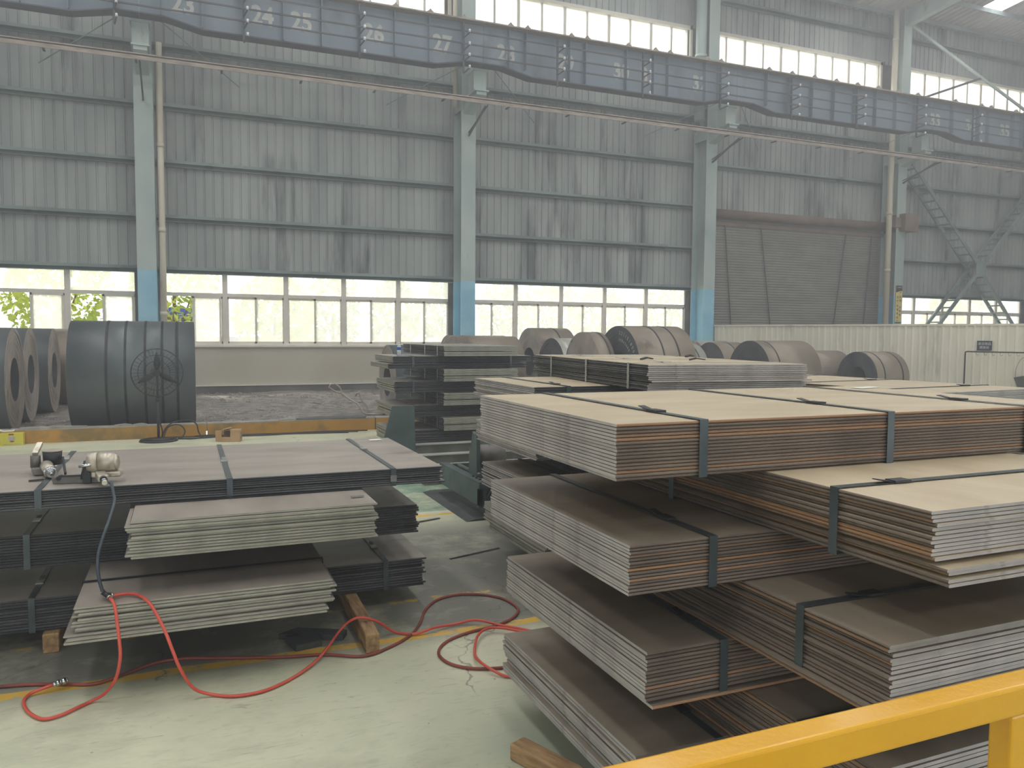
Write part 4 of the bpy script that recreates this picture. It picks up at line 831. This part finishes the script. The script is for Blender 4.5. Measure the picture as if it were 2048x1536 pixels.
MB().box((-.13, -.52, .30), (.55, -.2, .345)).build('deck_plate', DGRN, mc); MB().prism([(-.2, .02), (.55, .02), (.62, -.0), (-.3, .0)], 1, -.62, .95).build('skid', CHAR, mc)
MB().prism([(-.15, .345), (.12, .345), (.10, .4), (-.06, .8), (-.14, .82)], 0, -.02, .02).build('side_arm', DGRN, mc); MB().prism([(.1, .345), (.3, .345), (.16, .8), (.08, .76)], 0, .04, .08).build('side_arm', DGRN, mc)
MB().prism([(.3, .345), (.75, .345), (.68, .84), (.38, .84)], 0, .3, .34).build('side_arm', DGRN, mc)
MB().cyl((.1, .3, .5), (.45, .3, .5), .13, n=28).build('roller', IRON, mc); MB().cyl((.02, -.52, .22), (.02, -.58, .22), .07, n=20).cyl((.02, -.58, .22), (.02, -.6, .22), .035, n=6).build('axle_end', BLK, mc)
MB().cyl((0.0, -.2, .38), (0.0, .5, .38), .02, n=12).build('tie_shaft', IRON, mc)
for k in range(4): MB().cyl((-.06, -.45 + .1 * k, .36), (-.06, -.45 + .1 * k, .375), .015, n=6).build('bolt', BLK, mc)
o = MB().obox((1.9, 7.35, .008), (2.35, 7.5, .008), .02, .012).build('strap_scrap', IRON); tag(o, 'thin strap scrap on the floor beside the cradle', 'scrap')
o = MB().obox((2.0, 6.1, .006), (2.5, 6.25, .01), .015, .006).build('strap_scrap', BLK); tag(o, 'dark strap scrap on the floor left of the right stacks', 'scrap')

# ------------------------------------------------------------ things on the partition
def part_s(y):  return (y - P0.y) / dP.y
rzp = rz_sign
sg = thing('wall_sign', 'small navy sign with two rows of white characters on the pale partition', 'sign', on_part(part_s(15.45) , .045, 1.63), rzp)
MB().box((-.19, -.006, -.14), (.19, .006, .14)).build('sign_panel', SIGN, sg)
text('sign_text', '清洁用品', .085, SIGNW, sg, (0, -.009, .05), (PI / 2, 0, 0), .001); text('sign_text', '摆放处', .085, SIGNW, sg, (0, -.009, -.055), (PI / 2, 0, 0), .001)
fr = thing('tool_rack', 'dark pipe rack with hooks standing at the partition', 'rack', on_part(part_s(15.1), .3, 0), rzp)
MB().tube([(-.78, 0, 0), (-.78, 0, 1.42), (-.77, 0, 1.45), (-.74, 0, 1.46), (.74, 0, 1.46), (.77, 0, 1.45), (.78, 0, 1.42), (.78, 0, 0)], .02, 10).build('pipe_frame', BLK, fr)
for k in range(6): MB().tube([(-.5 + .2 * k, 0, 1.45), (-.5 + .2 * k, 0, 1.39), (-.48 + .2 * k, 0, 1.36), (-.45 + .2 * k, 0, 1.37), (-.44 + .2 * k, 0, 1.39)], .006, 6).build('hook', IRON, fr)
for x in (-.78, .78): MB().box((x - .03, -.25, 0), (x + .03, .25, .03)).build('foot', BLK, fr)
dp = thing('dustpan', 'dark long-handled dustpan with its loop handle hung on the rack', 'dustpan', on_part(part_s(14.35), .36, 0), rzp)
MB().prism([(-.3, .78), (.2, .9), (.22, .5), (-.2, .5)], 1, -.14, -.12).prism([(-.3, .78), (-.2, .5), (.22, .5), (.2, .9)], 1, .1, .12).box((-.2, -.14, .49), (.22, .12, .51)).build('pan', CHAR, dp)
MB().tube(smooth_path([(-.25, 0, .6), (-.3, 0, .9), (-.2, 0, 1.25), (0, 0, 1.36), (.15, 0, 1.25), (.25, 0, .95)], 5), .006, 6).build('wire_handle', IRON, dp)
MB().cyl((.12, 0, .0), (.12, 0, .5), .03, n=10).build('leg', CHAR, dp)
br = thing('broom', 'dark-handled broom leaning beside the dustpan at the partition', 'broom', on_part(part_s(13.85), .25, 0), rzp)
MB().obox((-.2, 0, .5), (.15, 0, 1.28), .04, .03).build('broom_handle', BLK, br); MB().obox((-.2, 0, .5), (-.42, 0, .02), .12, .05).build('broom_head', IRON, br)
ns = thing('notice_board', 'tall yellow notice with navy header on the column right of the shutter', 'sign', (27.1, YF - .02, 3.2))
MB().box((-.17, -.02, -.76), (.17, .0, .76)).build('board', SIGNY, ns); MB().box((-.17, -.023, .56), (.17, -.02, .76)).prism([(-.17, .56), (.17, .56), (.17, .54), (.02, .53), (-.17, .47)], 1, -.023, -.02).box((-.17, -.023, -.76), (.17, -.02, -.73)).build('header', SIGN, ns)
text('header_text', '安全生产', .06, SIGNW, ns, (.03, -.026, .68), ext=.001)
for col_, x, z0_ in (('严禁烟', .08, .44), ('注意安', .07, -.14)):
    for k, ch in enumerate(col_): text('notice_text', ch, .1, TXTB, ns, (x, -.024, z0_ - k * .15), ext=.001, off=.003)
for k, ch in enumerate('生产必须安全第'): text('notice_text', ch, .1, TXTB, ns, (-.07, -.024, .28 - k * .16 + (0 if k < 2 else -.03)), ext=.001, off=.003)

# ------------------------------------------------------------ outdoors beyond the windows
go = MB().box((-60, 25.2, -.3), (140, 110, -.05)).build('exterior_ground', GRASS); go['kind'] = 'structure'
def tree(label, x, y, h, rad, m, n=1100, seed=1, group=None, leaf=.16):
    R_ = random.Random(seed); t = thing('leafy_tree', label, 'tree', (x, y, -.05), 0, group)
    MB().cyl((0, 0, 0), (0, 0, h * .6), .12, .06, n=8).obox((0, 0, h * .3), (.8, .2, h * .7), .05, .05).obox((0, 0, h * .35), (-.7, -.2, h * .75), .05, .05).build('trunk', BARK, t)
    mb = MB()
    for k in range(n):
        while True:
            a, b, c = R_.uniform(-1, 1), R_.uniform(-1, 1), R_.uniform(-1, 1)
            if .35 < a * a + b * b + c * c < 1: break
        p = Vector((a * rad, b * rad * .8, h * .6 + c * h * .42)); u = Vector((R_.uniform(-1, 1), R_.uniform(-1, 1), R_.uniform(-1, 1))).normalized(); v = u.cross(Vector((R_.uniform(-1, 1), R_.uniform(-1, 1), 1))).normalized(); s = leaf * R_.uniform(.5, 1.3)
        mb.quad([p - u * s, p - v * s * .6, p + u * s, p + v * s * .6])
    o = mb.build('crown', m, t); o['kind'] = 'stuff'
RT = random.Random(5)
spots = [(-7.6, 31, 5.5, 1.8, 0), (-3.9, 30.5, 5.6, 1.7, 0), (-.3, 31.5, 5.4, 1.6, 0), (3.3, 32, 4.2, 1.6, 0), (5.8, 33.5, 4.6, 1.2, 1), (8.2, 32.5, 4.2, 1.1, 1), (10.6, 33.5, 4.4, 1.15, 1), (13.3, 33, 4.3, 1.2, 1), (16.0, 33.5, 4.6, 1.5, 1), (18.9, 34, 4.3, 1.4, 1), (22.5, 34, 4.4, 1.5, 1), (26, 35, 4.6, 1.5, 1), (41.5, 33, 4.6, 1.5, 0), (46, 34, 4.6, 1.6, 1)]
tn = ['behind the leftmost window', 'behind the open sash left of the first column', 'beside the blue truck', 'behind the second window right of the downpipe', 'behind the fourth window right of the downpipe', 'just left of the middle column', 'just right of the middle column', 'behind the second pair of sashes past the middle column',
      'behind the coil with chalk digits', 'left of the roller shutter', 'behind the shutter', 'behind the shutter, farther right', 'behind the window under the cross brace', 'at the far right outside']
for k, (x, y, h, r_, kk) in enumerate(spots): tree('green tree outside, ' + tn[k], x, y, h, r_, (LEAF, LEAF2)[kk], 1500 if kk == 0 else 900, k, 'trees outside the windows')
tk = thing('lorry', 'blue lorry parked outside, seen through the window by the downpipe', 'lorry', (-.1, 36, -.05))
o = MB().prism([(-.9, .6), (.6, .6), (.6, 2.75), (.4, 2.9), (-.6, 2.9), (-.9, 1.9)], 1, -1.1, 1.1).build('cab', BLUE, tk); MB().prism([(-.75, 1.9), (-.1, 1.9), (-.1, 2.6), (-.5, 2.6)], 1, -1.12, 1.12).box((.05, -1.12, 2.0), (.45, 1.12, 2.55)).build('side_glass', GLASSD, tk)
MB().box((.7, -1.1, .8), (5.5, 1.1, 1.0)).box((.7, -1.1, 1.0), (5.5, -1.05, 1.7)).box((.7, 1.05, 1.0), (5.5, 1.1, 1.7)).build('load_bed', BLUE, tk)
for x in (-.3, 3.6, 4.7): MB().cyl((x, -1.05, .45), (x, 1.05, .45), .45, n=20).build('wheel', BLK, tk)
